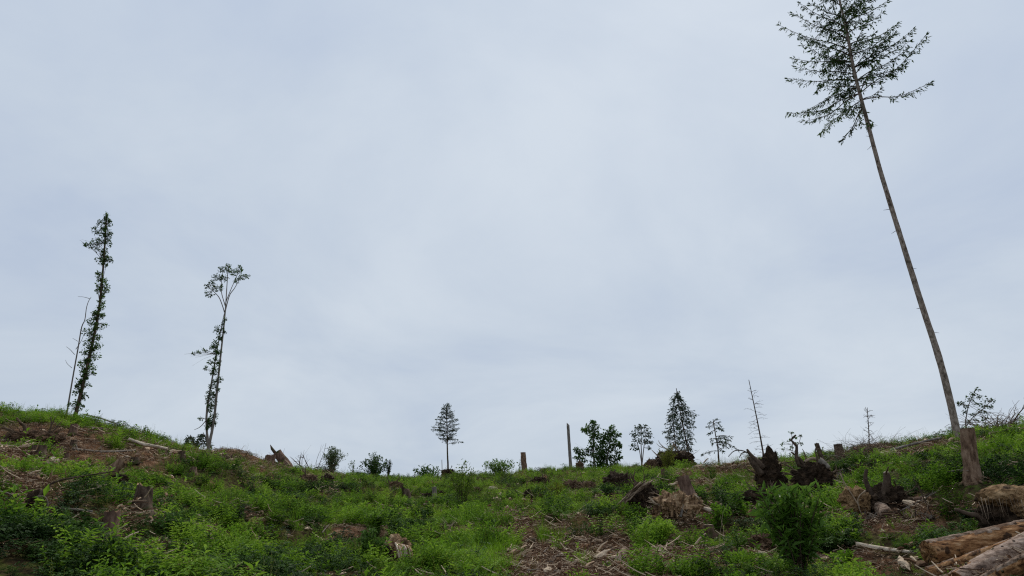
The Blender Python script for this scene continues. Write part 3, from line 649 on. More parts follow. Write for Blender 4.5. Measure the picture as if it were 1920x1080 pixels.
def big_spruce():
    r = Gr(1797, 824) or 31
    rng = random.Random(3)
    pts = px_path([(1797, 822), (1766, 690), (1731, 580), (1692, 455), (1652, 325), (1624, 220), (1602, 135), (1588, 60), (1574, 0), (1560, -60), (1549, -125)], r)
    base = onground(pts[0])
    t = tree_root('spruce_tree', 'tallest spruce with bare leaning trunk and small green crown behind the tall stump', base)
    pts[0] = base.copy()
    tr, q = trunk(t, base, pts, 13.4, 3, 'bark_trunk', 16, 70)
    # stubs of dead twigs on the bare stem
    for i in range(26):
        p = q[rng.randint(10, 50)]; a = rng.uniform(0, 2 * PI); mb = MB()
        ln = rng.uniform(.06, .2); mb.tube([v - base for v in wander(rng, p, Vector((math.cos(a), math.sin(a), -.1)), ln + .12, 3, .15)], taper(.014, .005, 4), 4)
        mb.build('branch_stub', M['bark_dark'], t)
    spec = [((1590, 92), (1463, 48)), ((1585, 70), (1487, 25)), ((1583, 55), (1500, 6)), ((1600, 118), (1487, 110)), ((1606, 150), (1478, 147)), ((1594, 102), (1503, 66)), ((1603, 140), (1492, 125)), ((1600, 128), (1506, 84)),
            ((1612, 178), (1480, 212)), ((1611, 170), (1506, 228)), ((1618, 205), (1578, 262)), ((1617, 196), (1576, 205)), ((1604, 158), (1540, 160)),
            ((1617, 192), (1744, 155)), ((1612, 175), (1736, 66)), ((1602, 125), (1711, 56)), ((1606, 150), (1696, 122)), ((1596, 95), (1681, 46)), ((1588, 65), (1654, 25)), ((1582, 42), (1664, 1)), ((1605, 148), (1700, 92)), ((1601, 128), (1705, 78)), ((1597, 108), (1668, 72)), ((1614, 186), (1650, 168)), ((1622, 215), (1632, 235)), ((1609, 165), (1672, 135)),
            ((1578, 25), (1660, -22)), ((1576, 10), (1502, -30)), ((1572, -5), (1640, -45)), ((1570, -15), (1515, -55)), ((1566, -30), (1622, -70)), ((1562, -45), (1528, -85)), ((1558, -65), (1595, -100)), ((1555, -80), (1535, -112)),
            ((1580, 35), (1520, 8)), ((1586, 62), (1530, 42)), ((1580, 30), (1630, 12)), ((1592, 85), (1640, 62)), ((1590, 75), (1545, 60)), ((1598, 115), (1550, 108)), ((1584, 48), (1620, 40))]
    for i, (s, e) in enumerate(spec):
        a = on_path(q, s[1]); tip = P(e[0], e[1], r + rng.uniform(-1.0, 1.0)); L_ = (tip - a).length
        low = s[1] > 160
        mid = a.lerp(tip, .5) + Vector((0, 0, L_ * (.03 if not low else -.04))) - Vector((0, 0, L_ * .06))
        path = resample([a, a.lerp(mid, .5) + Vector((0, 0, L_ * .03)), mid, mid.lerp(tip, .5) - Vector((0, 0, L_ * .02)), tip], 12)
        w, n = needle_branch(rng, path, .026, .15, .40, (1.9 if not low else 1.2) * rng.uniform(.6, 1.35), sparse0=.36 if low else .06, drop=.75, flat=.6)
        b = shift(w, base).build('branch', M['bark_dark'], t); nn = shift(n, base).build('needles', M['needle'], b, smooth=False); nn['kind'] = 'stuff'
    # boughs that point towards and away from the viewer
    for i in range(34):
        f = i / 34; a = on_path(q, 190 - 270 * f); sg = rng.choice((-1, 1)); L_ = rng.uniform(1.7, 3.2) * (1 - .5 * f)
        d = Vector((rng.uniform(-.6, .6), sg, rng.uniform(-.1, .25))).normalized(); tip = a + d * L_
        path = resample([a, a.lerp(tip, .5) + Vector((0, 0, .1)), tip], 8)
        w, n = needle_branch(rng, path, .022, .15, .42, 2.0 * rng.uniform(.6, 1.35), drop=.8, flat=.6)
        b = shift(w, base).build('branch', M['bark_dark'], t); nn = shift(n, base).build('needles', M['needle'], b, smooth=False); nn['kind'] = 'stuff'

def conifer(name, label, r, path, w0, w1, spec, size=.16, twig=.45, dens=1.0, seed=1, m='needle_far', bark='bark_dark', group=None, drop=.5, fill=0, fy=(0, 0), flen=12, dead=False, ground=True):
    """spec: (start y, tip x, tip y) per bough in photo pixels"""
    rng = random.Random(seed); pts = px_path(path, r); base = onground(pts[0]) if ground else pts[0]
    t = tree_root(name, label, base, group)
    if ground and base.z < pts[0].z - .05: pts = [base.copy()] + pts
    tr, q = trunk(t, base, pts, w0, w1, bark, 8, 30)
    sp = list(spec)
    for i in range(fill):
        y = fy[0] + (fy[1] - fy[0]) * (i + rng.random()) / fill; f = (y - fy[0]) / (fy[1] - fy[0]); a = on_path(q, y); L_ = flen * (1 - .75 * f) * rng.uniform(.55, 1.05) * mpp(a)
        d = Vector((rng.uniform(-.5, .5), rng.choice((-1, 1)), rng.uniform(-.3, .15))).normalized()
        sp.append((y, a + d * L_))
    for s in sp:
        a = on_path(q, s[0]); tip = s[1] if isinstance(s[1], Vector) else P(s[1], s[2], r + rng.uniform(-.5, .5)); L_ = (tip - a).length
        path_ = resample([a, a.lerp(tip, .5) + Vector((0, 0, L_ * .09)), tip], 7)
        if dead:
            mb = MB(); mb.tube([p - base for p in path_], taper(.013, .005, 7), 4, cap=False)
            for k in range(3): mb.tube([p - base for p in wander(rng, path_[rng.randint(2, 5)], (tip - a).normalized() + rdir(rng) * .8, L_ * .3, 3, .2)], taper(.006, .004, 4), 3, cap=False)
            mb.build('dead_branch', M[bark], t)
        else:
            w, n = needle_branch(rng, path_, .035, size, twig, dens, drop=drop)
            w = shift(w, base); n = shift(n, base); merged(w, n).build('branch', [M[bark], M[m]], t, smooth=False)
    return t, q, base

def build_trees():
    big_spruce()
    rng = random.Random(8)
    # leafy column and the dead stem beside it, upper left
    cl = []
    for (x, y, rx, ry) in [(199, 404, 5, 8), (190, 418, 10, 8), (204, 420, 7, 8), (180, 432, 10, 9), (198, 436, 12, 10), (186, 452, 14, 7), (168, 460, 10, 7), (160, 458, 5, 5), (203, 455, 9, 10), (196, 470, 8, 8), (182, 466, 7, 6), (188, 488, 10, 7), (202, 486, 9, 7), (209, 489, 4, 4),
                           (186, 515, 8, 7), (195, 528, 9, 9), (199, 545, 7, 6), (188, 540, 6, 6), (192, 556, 6, 5), (190, 575, 8, 8), (180, 588, 9, 7), (194, 590, 6, 6), (172, 604, 11, 8), (186, 612, 10, 8), (164, 622, 10, 9), (178, 632, 12, 10), (166, 645, 12, 9), (184, 648, 9, 7), (160, 660, 12, 9), (176, 668, 12, 9), (152, 682, 9, 7), (170, 690, 12, 7), (158, 698, 10, 7), (176, 700, 5, 5), (150, 715, 8, 6), (163, 722, 8, 6), (144, 736, 9, 7), (157, 742, 8, 6), (140, 756, 9, 6), (152, 760, 8, 6), (145, 768, 10, 5)]:
        cl.append((x, y, rx, ry))
    for i in range(70):
        y = rng.uniform(405, 768); x = np.interp(y, [400, 450, 520, 590, 655, 715, 772], [200, 197, 192, 184, 171, 157, 143]); wd = 4 if 500 < y < 512 or 478 < y < 486 else 9
        cl.append((float(x) + rng.gauss(0, wd * .6), y, rng.uniform(3, 6), rng.uniform(3, 6)))
    broadleaf('ivy_clad_tree', 'slender tall tree at far left leafy along its whole curved stem', 40, [[(143, 772), (157, 715), (171, 655), (184, 590), (192, 520), (197, 450), (200, 400)]], cl, 8, 2.2, leaf=.105, seed=4, dens=1.0, bark='bark_dark')
    r = 40.5; pts = px_path([(127, 768), (137, 705), (146, 655), (153, 614), (159, 600), (162, 578), (166, 565), (171, 557)], r); base = onground(pts[0]); pts[0] = base
    t = tree_root('dead_tree', 'thin leafless grey dead stem just left of the leafy column tree', base, cat='dead tree'); trunk(t, base, pts, 3.0, .8, 'bark_grey', 6, 24)
    for path in ([(168, 560), (158, 557), (146, 556)], [(135, 690), (126, 682), (123, 675)], [(140, 665), (131, 655), (124, 650)], [(146, 640), (136, 634)], [(142, 655), (152, 640), (158, 625)], [(150, 618), (160, 622), (168, 612)]):
        mb = MB(); mb.tube([p - base for p in resample(px_path(path, r), 6)], taper(.016, .007, 6), 4, cap=False); mb.build('dead_branch', M['bark_grey'], t)
    # second left tree with a fan of boughs
    r = 45; cl = []
    for (x, y, rx, ry) in [(418, 506, 12, 7), (407, 520, 10, 7), (398, 530, 8, 6), (388, 537, 6, 6), (391, 552, 9, 7), (404, 540, 10, 7), (420, 522, 9, 7), (437, 512, 9, 6), (448, 508, 9, 6), (453, 520, 9, 6), (462, 518, 7, 4), (444, 526, 8, 5), (414, 540, 6, 6), (431, 506, 8, 6), (428, 498, 5, 4), (450, 500, 4, 4),
                           (407, 617, 6, 9), (412, 632, 7, 7), (404, 645, 8, 9), (398, 652, 6, 5), (384, 657, 6, 3), (372, 661, 5, 3), (362, 663, 4, 2), (406, 662, 7, 7), (396, 680, 8, 6), (385, 690, 4, 4), (404, 695, 8, 8), (410, 712, 7, 9), (402, 725, 6, 6), (392, 738, 7, 7), (390, 750, 6, 8), (400, 760, 6, 6), (404, 782, 7, 8), (395, 790, 6, 7), (376, 785, 6, 2.5), (388, 802, 5, 5)]:
        cl.append((x, y, rx, ry))
    for i in range(34):
        y = rng.uniform(600, 800); x = np.interp(y, [590, 650, 710, 780, 840], [419, 407, 399, 389, 390]); cl.append((float(x) + rng.gauss(3, 4), y, rng.uniform(2.5, 5), rng.uniform(3, 6)))
    broadleaf('fan_topped_tree', 'second slim tree from the left with a fan shaped leafy top over two stems', r, [[(391, 838), (401, 790), (408, 720), (415, 655), (421, 600), (424, 560), (427, 510)], [(391, 840), (387, 780), (398, 710), (408, 650), (420, 590)], [(421, 590), (430, 555), (440, 540), (452, 518)], [(421, 585), (412, 560), (402, 548), (392, 540)], [(424, 565), (432, 545), (445, 515)], [(422, 572), (415, 545), (417, 510)]], cl, 7, 1.4, leaf=.11, seed=5, dens=1.15)
    base = P(385, 785, r); mb = MB(); o = P(384, 782, r)
    mb = MB(); mb.tube(resample([P(388, 786, r), P(376, 800, r), P(364, 806, r)], 6), taper(.03, .012, 6), 5)
    tr = [x for x in bpy.data.objects if x.name.startswith('fan_topped_tree')][0]
    shift(mb, tr.location).build('broken_branch', M['bark_grey'], tr)
    # distant lone pine
    sp = []
    for y, l in ((826, 6), (821, 11), (815, 18), (810, 23), (805, 24), (799, 22), (793, 20), (787, 18), (782, 14), (777, 11), (772, 8), (768, 5), (764, 3)):
        sp += [(y + 4, 837 - l * rng.uniform(.75, 1.05), y - 2 + rng.uniform(-3, 3)), (y + 4, 838 + l * rng.uniform(.7, 1.0), y - 3 + rng.uniform(-3, 3)), (y + 2, 837 - l * .5, y - 4), (y + 2, 838 + l * .5, y - 4)]
    sp += [(832, 866, 829), (828, 856, 824), (815, 812, 806)]
    conifer('pine_tree', 'lone far pine with diamond shaped crown on a thin bare stem', 95, [(840, 885), (839, 850), (838, 800), (837, 762)], 4.2, 1.6, sp, size=.26, twig=.8, dens=1.25, seed=6, drop=.15, fill=10, fy=(825, 768), flen=18)
    r = 70; pts = px_path([(829, 885), (828.5, 862)], r); base = onground(pts[0]); t = tree_root('thin_stake', 'very thin dead stem left of the far pine trunk', base, cat='dead tree'); trunk(t, base, [base] + pts, 1.8, 1.2, 'bark_grey', 5, 8)
    # dead pole
    r = 60; pts = px_path([(1071, 888), (1068, 845), (1065, 797)], r); base = onground(pts[0])
    t = tree_root('dead_trunk_pole', 'tall bare branchless trunk snag standing alone on the skyline', base, cat='dead tree'); trunk(t, base, [base] + pts, 7, 5.4, 'bark_grey', 10, 24)
    mb = MB(); a = P(1065, 797.5, r); k = mpp(a); mb.tube([a - base - Vector((0, 0, .1)), a - base + Vector((-.03, 0, .06)), a - base + Vector((-.09, 0, .22))], [2.7 * k, 2.0 * k, .3 * k], 7); mb.build('splintered_top', M['bark_grey'], t)
    # leafy pair
    broadleaf('aspen_tree', 'left one of the two dark leafy trees with a narrow upright top', 61, [[(1115, 884), (1113, 850), (1112, 820), (1112, 795)]], [(1112, 795, 7, 8), (1106, 803, 9, 8), (1117, 804, 9, 9), (1100, 808, 8, 5), (1094, 806, 5, 4), (1112, 815, 12, 8), (1120, 818, 8, 8), (1110, 828, 7, 8), (1116, 836, 10, 9), (1106, 842, 8, 7), (1098, 850, 9, 6), (1087, 848, 7, 6), (1081, 843, 5, 6), (1084, 858, 8, 7), (1094, 864, 7, 6), (1112, 855, 9, 8), (1118, 868, 9, 8), (1108, 874, 8, 7), (1126, 848, 8, 8)], 5, 1.6, leaf=.22, seed=11, dens=1.6)
    broadleaf('aspen_tree', 'right one of the two dark leafy trees with a broad round crown', 61.5, [[(1135, 884), (1138, 860), (1143, 835), (1146, 805)]], [(1130, 818, 7, 8), (1126, 858, 9, 9), (1128, 832, 8, 9), (1124, 846, 9, 9), (1128, 872, 9, 9), (1147, 803, 6, 6), (1140, 812, 9, 7), (1152, 812, 9, 6), (1160, 816, 4, 4), (1146, 822, 12, 9), (1136, 826, 8, 8), (1155, 832, 9, 8), (1163, 835, 4, 6), (1146, 840, 11, 9), (1133, 842, 10, 9), (1158, 848, 6, 6), (1140, 856, 13, 9), (1128, 860, 11, 10), (1150, 862, 11, 8), (1161, 858, 6, 4), (1134, 872, 13, 9), (1150, 874, 11, 8), (1122, 876, 8, 7)], 5, 1.6, leaf=.22, seed=12, dens=1.8)
    # airy birch
    broadleaf('birch_tree', 'airy round crowned thin birch between the leafy pair and the tall spruces', 75, [[(1203, 885), (1203, 855), (1202, 830), (1203, 805)], [(1203, 880), (1206, 850), (1209, 825), (1212, 805)], [(1203, 870), (1199, 845), (1193, 825)]], [(1203, 800, 9, 6), (1194, 803, 7, 6), (1212, 803, 8, 6), (1187, 813, 6, 7), (1198, 813, 9, 7), (1210, 815, 9, 7), (1219, 817, 6, 8), (1190, 824, 7, 7), (1202, 826, 8, 6), (1214, 828, 8, 7), (1222, 829, 4, 4), (1187, 836, 6, 6), (1194, 841, 5, 5), (1217, 840, 4, 4)], 3, 1.2, leaf=.24, seed=13, dens=.9, m='needle_far')
    # two spruces side by side
    sp = []
    for y, l, rgt in ((738, 4, 4), (745, 8, 7), (752, 15, 11), (760, 13, 17), (768, 19, 14), (776, 20, 26), (786, 12, 20), (796, 10, 22), (808, 8, 15), (818, 10, 16), (828, 12, 10), (838, 10, 8)):
        cx = 1269 + (y - 730) * .17
        sp += [(y - 4, cx - l * rng.uniform(.8, 1.1), y + 4), (y - 4, cx + rgt * rng.uniform(.8, 1.05), y + 3), (y - 2, cx - l * .6, y + 1), (y - 2, cx + rgt * .55, y + 4)]
    sp += [(776, 1299, 770), (785, 1302, 778), (800, 1298, 793)]
    conifer('spruce_tree', 'taller right one of two slim spruces growing close together on the ridge', 66, [(1294, 866), (1284, 815), (1274, 765), (1268, 728)], 4.6, 1.2, sp, size=.24, twig=.75, dens=1.2, seed=21, drop=.8, fill=14, fy=(840, 735), flen=20)
    sp = []
    for y, l, rgt in ((776, 6, 5), (784, 10, 8), (792, 13, 8), (800, 11, 10), (808, 16, 12), (818, 13, 10), (828, 10, 10), (838, 8, 9)):
        cx = 1261 + (y - 770) * .06
        sp += [(y - 3, cx - l * rng.uniform(.85, 1.1), y + 2), (y - 3, cx + rgt * rng.uniform(.7, 1), y + 2), (y, cx - l * .5, y + 3), (y, cx + rgt * .5, y + 3)]
    sp += [(812, 1245, 809), (824, 1251, 820)]
    conifer('spruce_tree', 'shorter left one of two slim spruces standing behind the broom mound', 68, [(1269, 866), (1266, 830), (1263, 800), (1260, 766)], 3.6, 1.2, sp, size=.22, twig=.7, dens=1.0, seed=22, drop=.7, fill=8, fy=(838, 775), flen=16)
    # scraggy conifer
    sp = [(794, 1334, 791), (796, 1346, 792), (799, 1328, 800), (803, 1353, 806), (808, 1332, 811), (806, 1345, 803), (820, 1370, 819), (822, 1366, 824), (830, 1372, 836), (828, 1382, 842), (824, 1336, 823), (830, 1337, 831), (832, 1358, 828), (845, 1319, 852), (826, 1349, 823), (838, 1354, 845), (790, 1342, 788), (834, 1362, 838)]
    conifer('scraggy_spruce', 'small scraggy conifer with drooping lopsided boughs right of the two spruces', 56, [(1348, 868), (1346, 840), (1341, 812), (1337, 786)], 4.0, 1.3, sp, size=.22, twig=.5, dens=.9, seed=23, drop=.5)
    # dead spruce
    sp = []
    for i in range(34):
        y = 728 + 125 * (i + rng.random() * .6) / 34; cx = 1405 + (y - 712) * .197; l = rng.uniform(8, 24) * (.35 + .65 * min(1, (y - 720) / 60)); sg = -1 if rng.random() < .62 else 1
        sp.append((y, cx + sg * l, y - rng.uniform(-5, 6)))
    conifer('dead_spruce', 'bare dead spruce pole bristling with short leafless side twigs', 50, [(1433, 862), (1424, 810), (1414, 760), (1404, 712)], 4.6, 1.2, sp, seed=24, dead=True, bark='bark_dark')
    sp = []
    for i in range(16):
        y = 770 + 60 * i / 16; cx = 1629 + (y - 765) * .03; l = rng.uniform(3, 10); sg = -1 if i % 2 else 1; sp.append((y + 2, cx + sg * l, y - rng.uniform(-2, 4)))
    sp += [(782, 1641, 779), (783, 1619, 783), (772, 1622, 764)]
    conifer('dead_sapling', 'small dead spruce sapling standing in the brown brush heap', 37, [(1630, 850), (1629, 810), (1626, 764)], 2.8, 1.0, sp, seed=25, dead=True, bark='dead_dark')
    # small leafy tree at right, behind the crest
    broadleaf('rowan_tree', 'small open leafy tree right of the tall spruce trunk', 40, [[(1812, 805), (1812, 780), (1818, 755), (1830, 730)], [(1812, 800), (1822, 785), (1845, 765), (1858, 752)]], [(1831, 730, 5, 4), (1826, 740, 9, 5), (1818, 748, 8, 5), (1838, 745, 7, 4), (1803, 757, 8, 4), (1797, 757, 3, 3), (1812, 762, 7, 4), (1832, 757, 6, 4), (1850, 752, 8, 4), (1862, 752, 5, 4), (1846, 762, 9, 5), (1858, 764, 5, 5), (1838, 772, 7, 4), (1850, 774, 6, 4), (1826, 778, 6, 3), (1808, 772, 4, 4), (1846, 783, 7, 4), (1832, 788, 8, 4), (1818, 790, 5, 3)], 3, 1.0, leaf=.11, seed=31, dens=.75)
    broadleaf('sapling', 'spindly young tree on the skyline above the twin root plates', 46, [[(1488, 862), (1486, 835), (1484, 810)], [(1488, 850), (1498, 830), (1502, 815)]], [(1484, 812, 4, 3), (1490, 820, 5, 3), (1500, 818, 5, 3), (1480, 826, 4, 3), (1492, 832, 6, 3), (1504, 832, 4, 3), (1484, 840, 5, 3), (1466, 833, 4, 4), (1467, 842, 4, 3)], 1.8, .8, leaf=.13, seed=32, dens=.6, cat='sapling')
    # two tiny conifers behind the left crest
    for (x, y0, y1, w, lb, sd) in ((357, 838, 815, 8, 'tiny dark conifer top just showing over the left crest', 41), (381, 840, 810, 12, 'larger dark conifer top peeping out left of the fan topped stems', 42)):
        sp = []
        for i in range(9):
            y = y0 - 4 - (y0 - y1 - 4) * i / 9; l = w * (1 - i / 10); sp += [(y, x - l, y + 2), (y, x + l, y + 2)]
        conifer('conifer_top', lb, 70, [(x, y0 + 4), (x, y1)], 2, .8, sp, size=.3, twig=.5, seed=sd, drop=.3)
build_trees()

# ------------------------------------------------------------------ shrubs and saplings as things
def shrub(name, label, px, py, w, h, r=None, m='herb', leaf=.06, asp=.5, stems=12, nl=30, seed=1, bark='dead_dark', cat='shrub', upright=.8, group=None, bare_low=.1, fine=False, off_=.13, droop=.3, vtip=0.0, round_=.35):
    """many-stemmed bush: w, h in photo pixels; stems as one part each beyond the leaves"""
    rng = random.Random(seed); b = P(px, py, r) if r else G(px, py); base = onground(b); k = mpp(base); W_, H_ = w * k, h * k
    t = thing(name, label, cat, base, group)
    lf = MB()
    for s in range(stems):
        a = rng.uniform(0, 2 * PI); sp = rng.random() ** .6; tip = Vector((math.cos(a) * W_ * .5 * sp, math.sin(a) * W_ * .5 * sp, H_ * rng.uniform(.55, 1.0) * (1.06 - round_ * sp)))
        mid = Vector((tip.x * .5, tip.y * .5, tip.z * .58)); pts = resample([Vector((tip.x * .08, tip.y * .08, -.05)), mid, tip], 8)
        st = MB(); st.tube(pts, taper(.004 + .006 * H_, .0025, 8), 4, cap=False)
        for q in range(nl):
            t_ = bare_low + (1 - bare_low) * (q + rng.random()) / nl; i = min(6, int(t_ * 7)); p = pts[i].lerp(pts[i + 1], t_ * 7 - i)
            off = rdir(rng, .2) * rng.random() * W_ * off_; off.z *= .6
            if off.length > .05 and q % 3 == 0: st.tube([p, p + off], [.002, .001], 3, cap=False)
            p = p + off; d = rdir(rng, .25) + (pts[-1] - pts[0]).normalized() * upright * .6
            sz = leaf * rng.uniform(.6, 1.25); lf.leaf(p, d, rdir(rng, .8), sz, sz * asp, rng.random() * (.75 - vtip) + (.25 + vtip) * t_, .15, rng.uniform(0, droop))
        st.build('stem', M[bark], t)
    o = lf.build('foliage', M[m], t, smooth=False); o['kind'] = 'stuff'
    return t
def build_shrubs():
    shrub('willow_bush', 'big glossy willow bush with lance shaped leaves in front of the root plates', 1502, 1094, 156, 186, m='willow', leaf=.14, asp=.25, stems=42, nl=32, seed=51, bare_low=.3, off_=.04, droop=.6, upright=.5, vtip=.45, round_=.16)
    shrub('larch_sapling', 'yellow green feathery sapling standing alone in the middle of the slope', 866, 957, 64, 100, m='lime', leaf=.10, asp=.36, stems=13, nl=60, seed=52, bark='bark_dark', cat='sapling', bare_low=.3, off_=.22)
    shrub('larch_sapling', 'low yellow green feathery seedling spreading right of the lone sapling', 905, 947, 62, 36, m='lime', leaf=.09, asp=.34, stems=8, nl=26, seed=53, bark='bark_dark', cat='sapling')
    shrub('broom_bush', 'olive green broom bush growing on the dark mound before the slim spruces', 1252, 872, 40, 52, r=50.6, m='broom', leaf=.2, asp=.16, stems=30, nl=34, seed=54)
    shrub('leafy_shrub', 'rounded fresh green shrub at the right foot of the broom mound', 1278, 884, 52, 24, r=51, m='herb', leaf=.13, stems=16, nl=34, seed=55)
    shrub('pale_shrub', 'pale grey green airy shrub on the skyline right of the leaning snag', 622, 888, 50, 52, r=54, m='pale_leaf', leaf=.14, asp=.5, stems=30, nl=60, seed=56)
    shrub('leafy_shrub', 'upright leafy shrub on the skyline topped by a loose airy spray', 702, 894, 62, 48, r=56, m='bramble', leaf=.18, stems=30, nl=50, seed=57)
    shrub('leafy_shrub', 'slim wispy shrub between the pale shrub and the airy spray', 661, 892, 18, 34, r=56, m='broad', leaf=.15, stems=6, nl=16, seed=58)
    shrub('young_conifer', 'tiny pointed conifer at the right end of the skyline shrub row', 728, 898, 16, 38, r=57, m='needle_far', leaf=.16, asp=.25, stems=12, nl=50, seed=59, cat='sapling', upright=1.2)
    shrub('leafy_shrub', 'dark flat topped shrub on the crest left of the far pine', 800, 902, 56, 34, r=58, m='broad', leaf=.2, stems=34, nl=26, seed=60)
    shrub('leafy_shrub', 'wide dark shrub with reddish tips on the crest left of the tall sawn stump', 938, 899, 68, 38, r=58, m='broad', leaf=.2, stems=40, nl=26, seed=61)
    shrub('leafy_shrub', 'lone sprig shrub poking up at the left of the tall sawn stump', 975, 896, 14, 36, r=60, m='broad', leaf=.13, stems=6, nl=16, seed=62)
    shrub('leafy_shrub', 'small dark round shrub on the skyline left of the scraggy conifer', 1315, 876, 14, 14, r=50, m='needle_far', leaf=.1, stems=8, nl=18, seed=63)
    shrub('leafy_shrub', 'green shrub on the ridge behind the small round stump', 1545, 860, 34, 26, r=42, m='bramble', leaf=.11, stems=12, nl=24, seed=64)
    shrub('leafy_shrub', 'dark bush beside the hollow pale stump in the foreground', 690, 1058, 74, 66, m='bramble', leaf=.06, asp=.6, stems=26, nl=46, seed=65)
    shrub('leafy_shrub', 'round leafy bush below the shattered pale stump', 1240, 1018, 80, 46, m='herb', leaf=.06, asp=.6, stems=24, nl=40, seed=66)
    shrub('leafy_shrub', 'dense leafy bush in front of the brown root fan', 1195, 985, 62, 38, m='herb', leaf=.065, asp=.6, stems=20, nl=36, seed=67)
    shrub('leafy_shrub', 'fresh green leafy bush right of the shattered pale stump', 1345, 990, 76, 44, m='herb', leaf=.06, asp=.6, stems=22, nl=38, seed=68)
    shrub('leafy_shrub', 'young pale green leafy plant standing alone in the lower left slope', 442, 1022, 50, 46, m='grass', leaf=.06, asp=.45, stems=14, nl=30, seed=69)
    shrub('leafy_shrub', 'bright leafy weed clump right of the dark willow bush foot', 1585, 1075, 60, 44, m='herb', leaf=.06, asp=.55, stems=18, nl=36, seed=70)
    shrub('leafy_shrub', 'leafy clump left of the willow bush beside the dry stems', 1385, 1075, 70, 44, m='herb', leaf=.055, asp=.5, stems=22, nl=36, seed=71)
    shrub('leafy_shrub', 'bushy green plant growing below the sandy root plate', 1830, 985, 60, 36, m='bramble', leaf=.05, asp=.6, stems=20, nl=34, seed=72)
    shrub('leafy_shrub', 'dark green bush in front of the mossy round stump', 310, 1005, 90, 40, m='bramble', leaf=.05, asp=.6, stems=26, nl=36, seed=73)
    shrub('leafy_shrub', 'dark bush squeezed between the black root ball and the brown root fan', 1140, 930, 40, 22, m='bramble', leaf=.08, stems=14, nl=28, seed=74)
    shrub('leafy_shrub', 'olive bush growing inside the jumble of grey roots', 1045, 935, 50, 30, m='broom', leaf=.08, asp=.4, stems=18, nl=30, seed=75)
    shrub('leafy_shrub', 'green bush at the end of the upright twig hedge below the leaning snag', 585, 925, 90, 26, m='bramble', leaf=.08, stems=22, nl=26, seed=76)
build_shrubs()

# ------------------------------------------------------------------ stumps
def stump(label, px, py, w, h, r=None, lean=0.0, m='bark', top='flat', flare=.5, seed=1, tilt_top=0.0, group=None, name='tree_stump', roots=4, cut='wood', leany=0, tp_=.10):
    """px, py: foot in the photo; w, h: width and height in photo pixels; lean: sideways shift of the top in heights"""
    rng = random.Random(seed); b = P(px, py, r) if r else G(px, py); base = onground(b); k = mpp(base); R, H = w * .5 * k, h * k
    t = thing(name, label, 'stump', base, group, azim(base)); KEEP_OUT.append((base.x, base.y, R + .12))
    n, rings = 26, 14; mb = MB(); vs = []; fs = []; lob = [rng.uniform(0, 2 * PI) for _ in range(3)]; sd = Vector((seed * 3.7, seed * 1.3, 0))
    lip = []
    for j in range(rings):
        f = j / (rings - 1); z = -.25 * min(1, H) + (H + .25 * min(1, H)) * f; hh = max(0, z) / H
        for i in range(n):
            a = 2 * PI * i / n; fl = flare * math.exp(-hh * 4.5) * (.45 + .55 * math.cos(3 * a + lob[0]) * math.cos(a * 2 + lob[1]))
            rr = R * (1 - tp_ * hh + max(-.05, fl) + .13 * mnoise.noise(Vector((math.cos(a) * 2, math.sin(a) * 2, z * 2.2 / max(R, .05) * .3)) + sd) + .08 * mnoise.noise(Vector((math.cos(a) * 6, math.sin(a) * 6, z * 1.2 / max(R, .05))) + sd))
            x, y = math.cos(a) * rr, math.sin(a) * rr; zz = z
            if j == rings - 1:
                zz += tilt_top * x
                if top == 'jag': zz += R * .34 * (mnoise.noise(Vector((math.cos(a) * 1.6, math.sin(a) * 1.6, 4)) + sd) * 1.1 + .16 * rng.uniform(-1, 1))
            vs.append(Vector((x + lean * max(0, z), y + leany * max(0, z), zz)))
            if j == rings - 1: lip.append(vs[-1].copy())
    for j in range(rings - 1):
        for i in range(n):
            p, q = j * n + i, j * n + (i + 1) % n; fs.append((p, q, q + n, p + n))
    mb.add(vs, fs); mb.build('trunk', M[m], t)
    c = sum(lip, Vector()) / n; tp = MB(); vv = [p for p in lip]; v2 = [c.lerp(p, .5) + Vector((0, 0, -.02 if top == 'flat' else -R * .5 * rng.random())) for p in lip]
    if top == 'flat': v2 = [c.lerp(p, .5) + Vector((0, 0, rng.uniform(-.004, .006))) for p in lip]
    tp.add(vv + v2 + [c - Vector((0, 0, 0 if top == 'flat' else R * .6))], [(i, (i + 1) % n, n + (i + 1) % n, n + i) for i in range(n)] + [(n + i, n + (i + 1) % n, 2 * n) for i in range(n)])
    tp.build('cut_face' if top == 'flat' else 'broken_top', M[cut], t, smooth=False)
    for i in range(roots):
        a = 2 * PI * (i + rng.uniform(-.3, .3)) / max(1, roots); d = Vector((math.cos(a), math.sin(a), -.28)); rt = MB()
        pts = wander(rng, d * R * .75 + Vector((0, 0, R * .45)), d + Vector((0, 0, -.1)), R * 1.6, 5, .12); rt.tube(pts, taper(R * .34, R * .08, 6), 7, wob=.2); rt.build('root', M[m], t)
    return t, base, k
